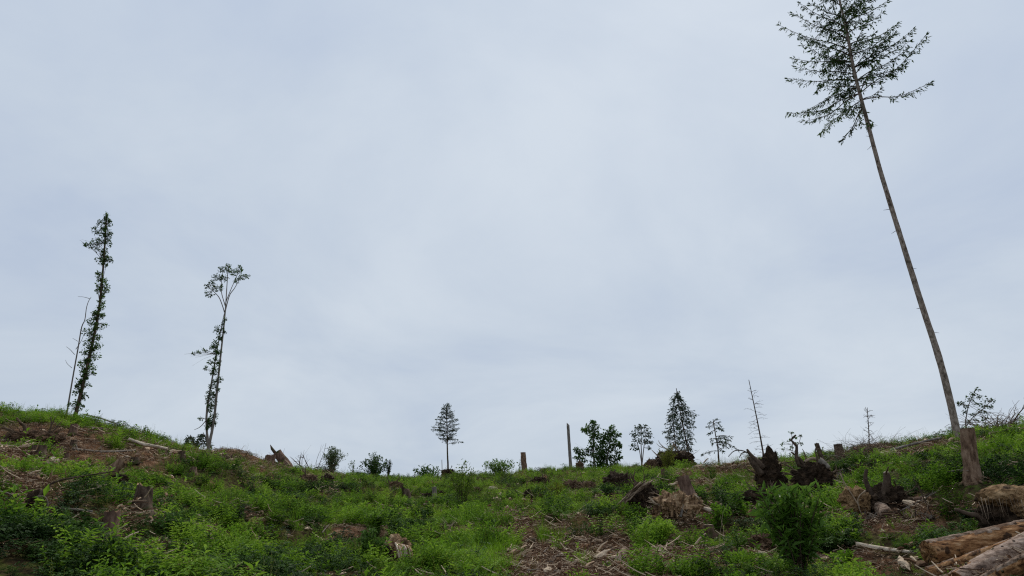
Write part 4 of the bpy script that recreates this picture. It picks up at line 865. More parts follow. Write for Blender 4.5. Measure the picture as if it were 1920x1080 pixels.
def build_stumps():
    t, base, k = stump('tall thick sawn stump at the foot of the tallest spruce', 1825, 904, 27, 98, m='bark', seed=1, lean=.10, flare=.6, roots=5)
    stump('mossy round stump standing in the left slope above the dark brambles', 263, 968, 38, 54, m='bark_dark', seed=2, tilt_top=-.3, top='jag', cut='wood_rot', flare=.5, tp_=.32)
    stump('small stump with bright round cut face left of the brown brush heap', 1577, 866, 17, 32, m='bark_dark', seed=3, cut='wood_pale', roots=3)
    stump('tiny post like stump on the skyline at the far left', 45, 766, 8, 16, r=37, m='bark_grey', seed=4, roots=2)
    stump('brown stump below the leafy column tree', 136, 816, 15, 20, m='bark_red', seed=5, tp_=.2, roots=3)
    stump('wide dark flat stump at the edge of the left slash heap', 70, 858, 26, 22, m='bark_dark', seed=6, cut='wood_rot')
    stump('reddish stump with a white foot beside the long lying pole', 122, 866, 12, 16, m='bark_red', seed=7, cut='wood', roots=3)
    stump('small grey stump at the right edge of the left slash heap', 137, 838, 12, 12, m='bark_dark', seed=8, roots=3)
    stump('shadowed ragged stump sunk in the dark brambles at lower left', 203, 1010, 32, 48, m='bark_red', seed=9, tp_=.2, top='jag', cut='wood_rot', flare=.2)
    stump('short grey stump right of the forked white log', 340, 862, 12, 15, m='bark_dark', seed=10, roots=2)
    stump('low pale chopped stump in the grass below the left crest', 360, 890, 15, 14, m='bark_red', seed=11, cut='wood_pale', roots=2)
    stump('reddish low stump with torn roots left of the leaning snag', 503, 902, 20, 16, r=47, m='bark_red', seed=13, top='jag', cut='wood_rot', flare=.8)
    stump('tilted stump with a pale diagonal cut right of the brown root ball', 766, 938, 15, 22, m='bark_dark', seed=14, lean=-.35, tilt_top=-.9, cut='wood_pale', roots=2)
    stump('small grey upright stump between two low root lumps', 814, 938, 9, 24, m='bark_grey', seed=15, roots=3, cut='wood_pale')
    stump('tall sawn stump standing on the skyline left of the bare pole', 984, 893, 11, 42, r=58, m='bark', seed=16, lean=-.05, roots=2, flare=.2)
    stump('little pale broken stump in the foreground weeds above the hollow stump', 720, 1005, 15, 18, m='wood_rot', seed=17, top='jag', cut='wood_pale', roots=0)
    stump('pale low stump in the weeds below the lone sapling', 828, 992, 17, 16, m='wood_rot', seed=18, cut='wood_pale', roots=2, top='jag')
    stump('pale grey stump head at the foot of the forked white log', 252, 868, 15, 10, m='bark_dark', seed=19, roots=2)
    stump('upright sawn stub rising behind the shattered pale stump', 1297, 940, 25, 46, m='bark_red', seed=20, lean=-.28, tilt_top=.2, cut='wood_pale', roots=2)
    stump('little brown stub between the brown root fan and the shattered stump', 1245, 905, 8, 24, m='bark_red', seed=21, top='jag', cut='wood_rot', roots=2)
    stump('low sawn off stump with a light face in weeds left of the willow', 1329, 1004, 22, 18, m='bark_red', seed=22, cut='wood_pale', roots=2, leany=-.5)
    stump('dark narrow snag with a forked tip between the brush heap and the root plates', 1543, 868, 9, 36, m='bark_dark', seed=23, top='jag', cut='bark_dark', roots=2, lean=-.15)
build_stumps()

# ------------------------------------------------------------------ uprooted root plates
def rootplate(name, label, px, py, w, h, r=None, seed=1, soil='soil_dark', rootm='root', depth=.5, nroot=8, nfine=60, amp=.3, fq=2.2, group=None, sink=.12, rl=.55, extra=None, cat='root plate', blobs=1):
    rng = random.Random(seed); b = P(px, py, r) if r else G(px, py); base = onground(b); k = mpp(base); W_, H_ = w * k, h * k
    t = thing(name, label, cat, base, group, azim(base)); KEEP_OUT.append((base.x, base.y, W_ * .4))
    c = Vector((0, 0, H_ * (.5 - sink)))
    mb = MB(); mb.blob(c, W_ * .46, W_ * .46 * depth, H_ * .52, amp, fq, 40, 24, seed)
    for j in range(blobs):
        a = rng.uniform(-1, 1); mb.blob(c + Vector((a * W_ * .32, rng.uniform(-.2, .1) * W_, rng.uniform(-.25, .2) * H_)), W_ * .2, W_ * .18, H_ * .24, amp, fq, 18, 12, seed + 5 + j)
    s = mb.build('soil', M[soil], t, smooth=False)
    for i in range(nroot):
        a = rng.uniform(0, 2 * PI); d = Vector((math.cos(a), rng.uniform(-.5, .2), math.sin(a) * .9 + .15))
        p = c + Vector((d.x * W_ * .34, d.y * W_ * .3 * depth - .02, d.z * H_ * .36)); ln = W_ * rl * rng.uniform(.5, 1.2); rr = min(.075, W_ * rng.uniform(.018, .045))
        rt = MB(); pts = wander(rng, p, d, ln, 7, .28, .06); rt.tube(pts, taper(rr, rr * .25, 8), 6, wob=.25)
        if rng.random() < .7: rt.tube(wander(rng, pts[4], (pts[5] - pts[4]).normalized() + rdir(rng) * .7, ln * .45, 5, .3), taper(rr * .5, rr * .12, 6), 5)
        rt.build('root', M[rootm], t)
    fr = MB()
    for i in range(nfine):
        d = rdir(rng); d.y = -abs(d.y) * rng.uniform(.2, 1); p = c + Vector((d.x * W_ * .45, d.y * W_ * .45 * depth, d.z * H_ * .48)); ln = W_ * rng.uniform(.12, .42); rr = max(.004, W_ * .006) * rng.uniform(.5, 1.4)
        fr.tube(wander(rng, p, d + Vector((rng.gauss(0, .4), rng.gauss(0, .3), -.35)), ln, 5, .35, .18), taper(rr, rr * .3, 6), 3, cap=False)
    o = fr.build('fine_roots', M[rootm], t); o['kind'] = 'stuff'
    return t, base, k, W_, H_
def locroot(t, pts, r0, r1, m, name='root', n=7, sub=9, wob=.2):
    mb = MB(); q = resample([Vector(p) for p in pts], sub); mb.tube(q, taper(r0, r1, sub), n, wob=wob); return mb.build(name, M[m], t)
def build_rootplates():
    rp = rootplate
    # the two big black plates and the ball below
    t, b, k, W, H = rp('root_plate', 'tall black uprooted plate with a horn like root on its left', 1450, 926, 58, 86, seed=1, depth=.5, nroot=7, amp=.34, blobs=1)
    q = lambda x, z, y=-.1: Vector(((x - 1450) * k, y, (926 - z) * k))
    locroot(t, [q(1440, 880), q(1428, 866), q(1418, 852), q(1414, 843)], 7 * k, 1.8 * k, 'dead_dark')
    locroot(t, [q(1436, 892), q(1424, 872), q(1416, 858)], 8 * k, 4 * k, 'dead_dark')
    for pts in ([(1418, 852), (1405, 845), (1390, 845), (1378, 855)], [(1412, 848), (1404, 850), (1398, 858)]): locroot(t, [q(x, z) for x, z in pts], 1.4 * k, .7 * k, 'dead_dark', 'twig', 5)
    rp('root_ball', 'dark brown fibrous root ball lying below the tall black plate', 1420, 956, 62, 44, seed=2, soil='soil_dark', rootm='root', depth=.6, nroot=5, nfine=90, amp=.25)
    t, b, k, W, H = rp('root_plate', 'wide black uprooted plate with roots curling over its top', 1530, 928, 76, 66, seed=3, depth=.5, nroot=10, amp=.32, blobs=1)
    q = lambda x, z, y=-.1: Vector(((x - 1530) * k, y, (928 - z) * k))
    locroot(t, [q(1510, 876), q(1506, 858), q(1510, 838), q(1502, 826), q(1512, 817)], 4 * k, 1.6 * k, 'dead_dark')
    locroot(t, [q(1520, 880), q(1512, 862), q(1498, 848)], 4 * k, 1.2 * k, 'dead_dark')
    locroot(t, [q(1520, 868), q(1535, 862), q(1548, 870), q(1562, 884)], 3.2 * k, 1.8 * k, 'root_pale')
    locroot(t, [q(1545, 866), q(1552, 872), q(1560, 882)], 6 * k, 4 * k, 'dead', 'broken_trunk')
    # black ball and brown fan in the middle
    rp('root_ball', 'round black root ball left of the brown root fan', 1160, 925, 56, 40, seed=4, depth=.8, nroot=3, nfine=40, amp=.3, rl=.3)
    t, b, k, W, H = rp('root_fan', 'brown fan of slanting roots with a black hollow beneath', 1210, 958, 62, 54, seed=5, soil='soil_dark', rootm='root', depth=.6, nroot=4, nfine=60, amp=.3)
    rng = random.Random(50)
    q = lambda x, z, y=-.1: Vector(((x - 1210) * k, y, (958 - z) * k))
    for i in range(14):
        f = i / 13; locroot(t, [q(1228 - 26 * f + rng.uniform(-4, 4), 908 + 4 * f + rng.uniform(-6, 4), -.25 - .02 * i), q(1208 - 28 * f, 920 + 8 * f + rng.uniform(-3, 3), -.4), q(1180 - 14 * f + rng.uniform(-8, 6), 938 + 10 * f, -.5)], rng.uniform(1, 2.6) * k, .7 * k, rng.choice(('root', 'root', 'root_pale')), n=5)
    for i in range(5): locroot(t, [q(1205 + rng.uniform(-10, 10), 915), q(1195 + rng.uniform(-12, 12), 900), q(1190 + rng.uniform(-14, 20), 886 + rng.uniform(-4, 6))], 1.6 * k, .6 * k, 'root', n=5)
    # shattered stump
    t, b, k, W, H = rp('shattered_stump', 'pale shattered stump splintered into tan spikes in mid slope', 1272, 976, 84, 58, seed=6, soil='wood_rot', rootm='root_pale', depth=.5, nroot=9, nfine=16, amp=.34, fq=3.0, cat='stump', blobs=3)
    q = lambda x, z, y=-.15: Vector(((x - 1270) * k, y, (974 - z) * k))
    for i in range(24):
        x = rng.uniform(1242, 1314); h = rng.uniform(6, 42) * (1.15 - abs(x - 1272) / 55); w = rng.uniform(1.2, 4.2)
        mb = MB(); p0 = q(x, 968, rng.uniform(-.3, .1)); p1 = q(x + rng.uniform(-20, 14), 968 - h, rng.uniform(-.45, .1)); mb.tube([p0, p0.lerp(p1, .55), p1], [w * k * .9, w * k * .7, .3 * k], 5, wob=.4); mb.build('splinter', M[rng.choice(('wood_rot', 'root_pale', 'wood', 'bark_grey', 'wood_rot'))], t, smooth=False)
    mb = MB(); mb.tube([q(1304, 929), q(1310, 934), q(1312, 938)], [1.2 * k, 1.4 * k, .8 * k], 5); mb.build('splinter', M['wood_pale'], t)
    # jumble of roots left of the black ball
    for i, (x, y, w, h, so, lb) in enumerate([(1075, 925, 40, 26, 'soil_brown', 'brown torn root heap in the middle of the root jumble'), (1103, 925, 34, 22, 'soil_brown', 'knotty root lump with a pale stub at the right end of the jumble'), (1012, 914, 34, 20, 'soil_dark', 'dark root lump at the left of the root jumble'),
                                                  (990, 938, 16, 20, 'soil_dark', 'little dark root knot with a white face below the jumble'), (1042, 906, 26, 11, 'soil_dark', 'dark low root lump above the olive bush'), (1088, 890, 16, 18, 'soil_brown', 'small root lump on the crest right of the bare pole'), (1022, 902, 18, 13, 'soil_dark', 'dark twisted root crown left of the bare pole foot'),
                                                  (740, 920, 32, 18, 'soil_brown', 'brown round root ball in the green slope left of the tilted stump'), (840, 902, 26, 17, 'soil_dark', 'dark root plate with a light wood face under the far pine'), (895, 928, 14, 14, 'soil_dark', 'little black root knot right of the lone sapling'), (800, 938, 22, 14, 'soil_dark', 'low mossy root lump left of the small grey stump'), (828, 936, 16, 16, 'soil_dark', 'dark root lump right of the small grey stump'),
                                                  (612, 910, 26, 22, 'soil_dark', 'dark root hollow below the pale grey green shrub'), (575, 910, 40, 20, 'soil_brown', 'brown root bank below the leaning snag'), (1222, 884, 28, 26, 'soil_brown', 'reddish root heap at the left of the broom mound'), (1266, 880, 74, 38, 'soil_dark', 'large black root mound carrying the broom bush')]):
        r0 = {840: 57, 1088: 57, 1022: 54, 1222: 53, 1266: 53.5, 1042: 52}.get(x)
        rp('root_heap', lb, x, y, w, h, r=r0, seed=20 + i, soil=so, rootm='root' if i % 3 else 'root_pale', depth=.7, nroot=11, nfine=90, amp=.3, fq=2.6, rl=.45, cat='root heap')
    # uprooted stump with two prongs
    t, b, k, W, H = rp('uprooted_stump', 'uprooted black stump with two upright root prongs and its trunk towards us', 1668, 970, 90, 66, seed=7, soil='soil_dark', rootm='root', depth=.45, nroot=6, nfine=70, amp=.3)
    q = lambda x, z, y=-.1: Vector(((x - 1668) * k, y, (970 - z) * k))
    locroot(t, [q(1647, 940), q(1643, 920), q(1640, 900), q(1645, 882)], 6 * k, 2.8 * k, 'dead_dark', n=8, wob=.35)
    locroot(t, [q(1665, 935), q(1672, 915), q(1676, 902), q(1677, 890)], 9 * k, 5.5 * k, 'dead_dark', n=9, wob=.3)
    mb = MB(); mb.blob(q(1677, 890), 4.5 * k, 4.5 * k, 2.2 * k, .3, 2, 10, 6, 3); mb.build('cut_face', M['wood_pale'], t)
    mb = MB(); pts = resample([q(1652, 945, .0), q(1658, 956, -.25), q(1666, 969, -.55)], 8); mb.tube(pts, taper(12 * k, 13 * k, 8), 16, wob=.12); mb.build('trunk', M['bark_log'], t)
    mb = MB(); e = (pts[-1] - pts[-2]).normalized(); mb.tube([pts[-1] + e * .004, pts[-1] + e * .012], [11.5 * k, 11 * k], 16); mb.build('cut_face', M['bark_dark'], t)
    c_ = G(1618, 968); KEEP_OUT.append((c_.x, c_.y, .5)); c_ = G(1660, 985); KEEP_OUT.append((c_.x, c_.y, .35))
    mb = MB(); mb.blob(q(1616, 938, -.12), 25 * k, 20 * k, 24 * k, .34, 1.8, 30, 16, 9); mb.blob(q(1603, 950, -.2), 12 * k, 10 * k, 8 * k, .3, 2, 14, 9, 4); mb.build('sandy_soil', M['sand'], t)
    locroot(t, [q(1599, 888, -.3), q(1603, 906, -.3), q(1612, 926, -.35), q(1622, 950, -.4)], 1.2 * k, 1.0 * k, 'root_pale', n=5)
    locroot(t, [q(1637, 922, -.4), q(1623, 934, -.45), q(1621, 952, -.45), q(1625, 968, -.4)], 1.4 * k, .9 * k, 'root_pale', n=5)
    locroot(t, [q(1690, 935, 0), q(1706, 938, 0), q(1722, 938, -.1), q(1742, 930, -.1)], 4 * k, 1.6 * k, 'root', n=6)
    # sandy plate at the right border
    t, b, k, W, H = rp('root_plate', 'sandy topped root plate with hanging roots at the right border', 1895, 1000, 104, 84, seed=8, soil='soil_dark', rootm='root', depth=.5, nroot=4, nfine=60, amp=.25)
    q = lambda x, z, y=-.1: Vector(((x - 1895) * k, y, (1000 - z) * k))
    mb = MB(); mb.blob(q(1900, 934, -.05), 46 * k, 30 * k, 22 * k, .16, 2.0, 30, 16, 11); mb.blob(q(1925, 948, -.12), 22 * k, 20 * k, 24 * k, .2, 2.0, 26, 10, 12); mb.build('sandy_soil', M['sand'], t)
    for i in range(14):
        x = 1852 + i * 5.5; locroot(t, [q(x, 938 + rng.uniform(-4, 6), -.3), q(x + rng.uniform(-3, 3), 958, -.36), q(x + rng.uniform(-4, 6), 975 + rng.uniform(-6, 12), -.34)], rng.uniform(.35, .9) * k, .25 * k, rng.choice(('root_pale', 'root', 'root')), n=4)
    locroot(t, [q(1858, 982, -.2), q(1850, 968, -.3), q(1836, 964, -.35), q(1818, 955, -.4)], 7 * k, 3 * k, 'dead_dark', n=8)
    # left: dark plate with arching branches, slash hollow
    t, b, k, W, H = rp('root_plate', 'dark upright root plate at the lower left with an arching branch', 60, 976, 40, 58, seed=9, depth=.6, nroot=6, nfine=60, amp=.35)
    q = lambda x, z, y=-.1: Vector(((x - 60) * k, y, (972 - z) * k))
    locroot(t, [q(62, 935), q(68, 918), q(82, 905), q(105, 897), q(135, 891), q(160, 886), q(181, 882)], 2.4 * k, 1.0 * k, 'bark_dark', 'branch', 6, 18, .15)
    locroot(t, [q(60, 932, -.3), q(72, 932, -.3), q(79, 942, -.3), q(80, 955, -.3)], 1.1 * k, .7 * k, 'dead', 'branch', 5)
    rp('root_plate', 'low black root hollow ringed with brown slash on the upper left', 62, 834, 100, 26, seed=10, soil='soil_brown', rootm='root', depth=.5, nroot=5, nfine=200, amp=.35, rl=.3, blobs=3)
    rp('root_ball', 'dark crumbled root clump in the weeds left of the willow bush', 1430, 1030, 50, 30, seed=12, soil='soil_brown', depth=.7, nroot=4, nfine=30, amp=.35)
    # hollow pale stump, foreground
    t, b, k, W, H = rp('hollow_stump', 'hollow pale rotten stump with a dark mouth in the foreground weeds', 742, 1056, 60, 48, seed=13, soil='wood_rot', rootm='root_pale', depth=.7, nroot=2, nfine=0, amp=.25, cat='stump', sink=.05)
    q = lambda x, z, y=-.1: Vector(((x - 742) * k, y, (1056 - z) * k))
    mb = MB(); mb.blob(q(726, 1034, -W * .26), 12 * k, 6 * k, 10 * k, .25, 2, 16, 10, 3); mb.build('hollow', M['soil_dark'], t)  # no opening: a dark blob stands in for the shade inside
    for i in range(14):
        x = 740 + i * 2.0; locroot(t, [q(x, 1020 + i * .5, -.22), q(x + 4, 1032 + rng.uniform(-2, 2), -.33), q(x + 7, 1046, -.36)], 1.5 * k, 1.0 * k, rng.choice(('wood_pale', 'wood_rot')), 'splinter', 5)
    # leaning log stub on the left
    t, b, k, W, H = rp('root_heap', 'small leafy root mound under the leaning log stub', 218, 910, 40, 22, seed=14, soil='soil_dark', depth=.7, nroot=3, nfine=20, cat='root heap')
build_rootplates()

# ------------------------------------------------------------------ logs, branches, wood pieces
def log(label, a, b, ra, rb, m='bark_log', cut='wood', seed=1, name='log', n=16, group=None, wob=.14, bend=0.0, knots=0, cat='log'):
    """a, b: world centre points of the two ends"""
    rng = random.Random(seed); base = a.copy(); L_ = (b - a).length; t = thing(name, label, cat, base, group)
    for f in range(9):
        c_ = a.lerp(b, f / 8); KEEP_OUT.append((c_.x, c_.y, .12 + ra))
    sub = max(8, min(40, int(L_ / .12))); mid = (a + b) * .5 + Vector((0, 0, bend * L_)); pts = resample([a, mid, b], sub)
    mb = MB(); mb.tube([p - base for p in pts], taper(ra, rb, sub), n, wob=wob, cap=False); mb.build('bark', M[m], t)
    for p, q, rr in ((pts[0], pts[1], ra), (pts[-1], pts[-2], rb)):
        d = (p - q).normalized(); c = MB(); c.tube([p - base - d * .01, p - base + d * .003], [rr * .985, rr * .96], n, wob=wob); c.build('cut_face', M[cut], t, smooth=False)
    for i in range(knots):
        p = pts[rng.randint(2, sub - 3)]; d = rdir(rng, .5); d = (d - (b - a).normalized() * d.dot((b - a).normalized())).normalized(); kn = MB(); kn.tube([p - base + d * ra * .8, p - base + d * ra * 1.12], [ra * .16, ra * .10], 6); kn.build('knot', M['bark_dark'], t)
    return t, pts, base
def bark_sheet(t, pts, base, R, a0, a1, m, rng, f0=0.0, f1=1.0):
    """ragged sheet of bark still clinging to one side of a log"""
    i0, i1 = int(f0 * (len(pts) - 1)), int(f1 * (len(pts) - 1)); mb = MB(); vs = []; fs = []; nn = 9
    ax = (pts[-1] - pts[0]).normalized(); up = Vector((0, 0, 1)); up = (up - ax * up.dot(ax)).normalized(); sd = ax.cross(up)
    for i in range(i0, i1 + 1):
        e0 = a0 + rng.uniform(-.22, .22); e1 = a1 + rng.uniform(-.22, .22)
        for j in range(nn):
            a = e0 + (e1 - e0) * j / (nn - 1); vs.append(pts[i] - base + (sd * math.sin(a) + up * math.cos(a)) * R * (1.1 + .05 * rng.random()))
    for i in range(i1 - i0):
        for j in range(nn - 1): k = i * nn + j; fs.append((k, k + 1, k + 1 + nn, k + nn))
    mb.add(vs, fs); o = mb.build('bark_sheet', M[m], t, smooth=False); md = o.modifiers.new('thick', 'SOLIDIFY'); md.thickness = .014; return o
def rough_log(label, a, b, ra, rb, seed, b0, b1, bias, knots=0, torn=0.0, bm='bark_log'):
    """near log: bark left on where noise and the side (angles b0..b1 from the top) say so, torn off elsewhere with a real step"""
    rng = random.Random(seed); base = a.copy(); L_ = (b - a).length; t = thing('log', label, 'log', base); off = Vector((seed * 5.1, seed * 2.7, 0))
    for f in range(9):
        c_ = a.lerp(b, f / 8); KEEP_OUT.append((c_.x, c_.y, .14 + ra))
    ax = (b - a).normalized(); up = Vector((0, 0, 1)); up = (up - ax * up.dot(ax)).normalized(); sd = ax.cross(up)
    n = 52; m = max(14, int(L_ / .024)); V = []; B = []
    for i in range(m + 1):
        x = L_ * i / m; R_ = ra + (rb - ra) * i / m; c = ax * x + up * .02 * mnoise.noise(Vector((x * .9, 0, seed))) 
        for j in range(n):
            th = 2 * PI * j / n - PI; cs = Vector((math.cos(th), math.sin(th), 0))
            q = Vector((x * 2.2, cs.x * 1.3, cs.y * 1.3)) + off; q2 = Vector((x * 7, cs.x * 3.5, cs.y * 3.5)) + off; q3 = Vector((x * 16, cs.x * 9, cs.y * 9)) + off
            inside = min(th - b0, b1 - th); f = mnoise.noise(q) * .9 + mnoise.noise(q2) * .55 + bias + max(-1, min(.6, inside * 1.4)) - (1.0 if torn and x < torn * L_ and th < .2 else 0)
            bark = f > 0
            r = R_ * (1 + .05 * mnoise.noise(q) + .035 * mnoise.noise(q2) + (.055 if bark else .06) * mnoise.noise(q3) + .03 * mnoise.noise(q3 * 2.3)) + (.011 if bark else 0.0)
            if not bark: r -= R_ * .10 * max(0, mnoise.noise(Vector((x * 1.2, cs.x * 6, cs.y * 6)) + off) - .28) * 3
            V.append(c + (up * math.cos(th) + sd * math.sin(th)) * r); B.append(bark)
    mb = MB(); mb.V = [tuple(v) for v in V]; mb.A = [.5] * len(V)
    for i in range(m):
        for j in range(n):
            k = i * n + j; l = i * n + (j + 1) % n; mb.F.append((k, l, l + n, k + n)); mb.MI.append(0 if (B[k] + B[l] + B[k + n] + B[l + n]) >= 2 else 1)
    mb.build('bark', [M[bm], M['peeled']], t)
    for e, i0 in ((-1, 0), (1, m)):
        ring = [V[i0 * n + j] for j in range(n)]; c = sum(ring, Vector()) / n; cf = MB(); inner = [c.lerp(p, .62) + ax * e * (.012 + rng.uniform(-.012, .016)) for p in ring]
        cf.add(ring + inner + [c], [(j, (j + 1) % n, n + (j + 1) % n, n + j) for j in range(n)] + [(n + j, n + (j + 1) % n, 2 * n) for j in range(n)]); cf.build('cut_face', M['peeled'], t)
    for i in range(knots):
        x = L_ * rng.uniform(.12, .95); th = rng.uniform(-1.9, 1.2); R_ = ra + (rb - ra) * x / L_; d = up * math.cos(th) + sd * math.sin(th); kn = MB(); kn.tube([ax * x + d * R_ * .95, ax * x + d * (R_ + .020)], [R_ * .19, R_ * .11], 7); kn.build('knot', M['bark_dark'], t)
    return t
def build_logs():
    rng = random.Random(77)
    def end(px, py, lift, r=None):
        g = G(px, py) if r is None else onground(P(px, py, r)); return Vector((g.x, g.y, g.z + lift))
    # the pile at lower right: placed by its own axes, resting on the ground and on each other
    def rest(px, py, w, extra=.0):
        """the point seen at this pixel where a log of that pixel width lies on the ground"""
        for r in np.arange(4.5, 14, .02):
            p = P(px, py, float(r)); R_ = w * .5 * mpp(p)
            if p.z - gzs(p.x, p.y) <= R_ * .92 + extra: return p, R_
        return p, R_
    def pile_log(label, p0, p1, w0, w1, ext, seed, *args, extra=.0, **kw):
        a, ra = rest(*p0, w0, extra); b, rb = rest(*p1, w1, extra)
        return rough_log(label, a, a + (b - a) * ext, ra, rb * (1 + (ext - 1) * .15), seed, *args, **kw)
    pile_log('thickest log on top of the pile, bark torn off its orange side', (1742, 1040), (1925, 1003), 46, 50, 1.4, 1, -1.3, .22, .02, extra=.06)
    pile_log('thin orange brown log squeezed under the thickest log of the pile', (1742, 1078), (1870, 1036), 24, 28, 1.7, 2, -.6, .0, -.3, extra=.02)
    pile_log('smooth grey barked log with dark knots in front of the thickest log', (1795, 1090), (1925, 1024), 34, 40, 1.4, 3, -3.2, 3.2, .55, knots=30, torn=.2, bm='bark_pale', extra=.05)
    pile_log('lowest log of the pile with flaking grey and orange bark', (1846, 1096), (1930, 1054), 27, 32, 1.5, 4, -1.2, .75, .05, knots=5, extra=.03)
    pile_log('short pinkish broken log end at the lower left of the pile', (1776, 1098), (1806, 1080), 28, 30, 1.0, 5, -3.2, 3.2, .3)
    def lie(label, p0, p1, w, m, cut='wood_pale', seed=1, w2=None, lift=None, bend=0.0, knots=0, name='log', group=None, r0=None, r1=None, cat='log'):
        g0, g1 = end(*p0, 0, r0), end(*p1, 0, r1); k = mpp(g0); ra = w * k * .5; rb = (w2 or w) * .5 * mpp(g1); h = .12 if lift is None else lift
        return log(label, g0 + Vector((0, 0, ra + h)), g1 + Vector((0, 0, rb + h)), ra, rb, m, cut, seed, name, 10, group, .32, bend or ((seed * 37) % 11 - 5) * .006, knots, cat)
    lie('long straight pale pole lying across the upper left slope', (132, 852), (252, 854), 4, 'dead', seed=11, w2=3.4)
    lie('white forked log with its thick end bent up left', (240, 840), (275, 852), 6, 'wood_pale', seed=12, lift=.2)
    lie('white barkless log running down right from the forked log', (272, 851), (312, 858), 6.5, 'wood_pale', seed=13, w2=5, lift=.2)
    lie('greyish log lying above the white forked log', (240, 836), (302, 834), 4.5, 'dead', seed=14, w2=3, lift=.15)
    lie('dark fallen log lying in grass below the left skyline', (172, 812), (232, 815), 4, 'bark_dark', seed=15, lift=.12)
    lie('thin pole slanting down over the skyline right of the column tree', (158, 772), (216, 798), 2.4, 'dead', seed=16, r0=39.5, r1=41, lift=.35)
    lie('pale pole lying flat on the grass above the log pile', (1610, 1034), (1716, 1048), 9, 'wood_pale', seed=17, w2=6, lift=.06)
    lie('short bark covered billet lying at the right of the track', (1160, 1062), (1174, 1043), 13, 'bark_log', seed=18, w2=12, lift=.05)
    lie('pale barkless log stub sticking out right of the shattered stump', (1313, 972), (1337, 976), 10, 'wood_pale', seed=19, lift=.12)
    lie('long grey trunk lying along the brown brush toward the tall spruce', (1600, 858), (1690, 848), 5, 'dead', seed=20, w2=4, lift=.15)
    lie('second long trunk lying nearer the tall spruce foot', (1672, 856), (1768, 832), 5, 'bark_grey', seed=21, w2=4, lift=.15)
    lie('flat pale sawn slab lying in front of the brush heap', (1655, 858), (1678, 856), 6, 'wood_pale', seed=22, lift=.1)
    lie('mossy log under the brush heap beside the bright faced stump', (1598, 868), (1630, 864), 6, 'bark_dark', seed=23, lift=.1)
    lie('grey trunk lying in the brush on the right skyline', (1858, 824), (1915, 816), 5, 'bark_dark', seed=24, lift=.12)
    lie('dark log lying above the crossing pole at mid right', (1690, 945), (1735, 942), 6, 'bark_red', seed=25, lift=.05)
    lie('pale half buried log at the left border of the bare brush', (0, 836), (22, 834), 5, 'wood_pale', seed=26, lift=.1)
    lie('bleached short log among low weeds under the arching branch', (108, 970), (170, 974), 4, 'dead', seed=27, lift=.08)
    lie('dark charred log at the edge of the track', (988, 1024), (1002, 1020), 9, 'bark_dark', seed=28, lift=.03)
    # leaning stub on the left
    g = G(190, 906); k = mpp(g); a = onground(P(178, 906, Gr(190, 908))); p = P(229, 867, Gr(190, 908) + .1)
    log('leaning broken log stub with a pale splintered end in the left slope', a, p, 8 * k, 10.5 * k, 'bark', 'wood', 30, 'log', 14, None, .25, -.03)
    a = onground(P(548, 892, 50), -.1); p = P(519, 848, 50.2)
    t, pts, base = log('leaning red brown broken snag pointing up left on the crest', a, p, .36, .29, 'bark_red', 'wood_rot', 31, 'leaning_snag', 14, None, .16, cat='snag')
    mb = MB(); e = (p - a).normalized(); q0 = p - base + Vector((-.16, 0, .02)); mb.tube([q0 - e * .2, q0 + e * .22 + Vector((-.04, 0, .05)), q0 + e * .42 + Vector((-.06, 0, .16))], [.13, .10, .02], 6, wob=.3); mb.build('splinter', M['bark_dark'], t)
    # pieces of pale wood
    def chunk(label, px, py, w, h, m='wood_pale', seed=1, lift=.0, name='wood_chunk', cat='wood piece', group=None):
        g = G(px, py); k = mpp(g); base = g + Vector((0, 0, 0)); mb = MB(); mb.blob((0, 0, h * k * .5 + lift), w * k * .5, w * k * .35, h * k * .55, .32, 1.7, 12, 8, seed)
        o = mb.build(name, M[m], None, base, smooth=False); o.rotation_euler = (0, 0, azim(base) + .3); tag(o, label, cat, group)
    for i, (x, y, w, h, lb) in enumerate([(98, 872, 20, 14, 'pale broken wood lump on the slope below the reddish stump'), (108, 877, 22, 9, 'brown wood lump lying right under the pale broken lump'), (38, 838, 16, 6, 'flat pale wood piece on the bare left heap'), (80, 878, 26, 4, 'thin pale chip left of the pale broken lump'), (436, 939, 26, 7, 'pale lying wood slab alone in the green left slope'),
                                           (1086, 956, 7, 6, 'white stone like chip in the grass right of the track head'), (985, 974, 9, 9, 'white upright chip at the head of the track'), (960, 980, 8, 6, 'pale chip at the left rim of the track head'), (924, 920, 18, 8, 'pale wood lump on the green crest right of the lone sapling'), (1008, 1033, 12, 4, 'flat pale chip on the dark litter of the track'), (1052, 1045, 12, 7, 'square pale chip in the centre of the track'), (1398, 1018, 9, 12, 'pale splinter standing left of the willow bush'),
                                           (1555, 928, 16, 6, 'pale wood shred beside the wide black root plate'), (1897, 865, 16, 8, 'yellowish wood lump in the bright grass at the right border'), (1610, 850, 18, 12, 'pinkish wood lump beside the bright faced stump'), (1412, 972, 24, 14, 'tan crumbled wood heap under the fibrous root ball'), (978, 1066, 16, 10, 'orange rotten wood lump on the left rim of the track'), (678, 912, 14, 8, 'pale wood lump below the airy spray shrub'), (780, 944, 5, 4, 'pale chip between the tilted stump and small grey stump'), (1880, 842, 10, 6, 'small pale chip on the grass right of the tall stump'), (238, 858, 7, 4, 'tiny white chip left of the white log')]):
        chunk(lb, x, y, w, h, 'sand' if x in (978, 1412) else ('wood_rot' if x in (108, 1610) else 'wood_pale'), 60 + i)
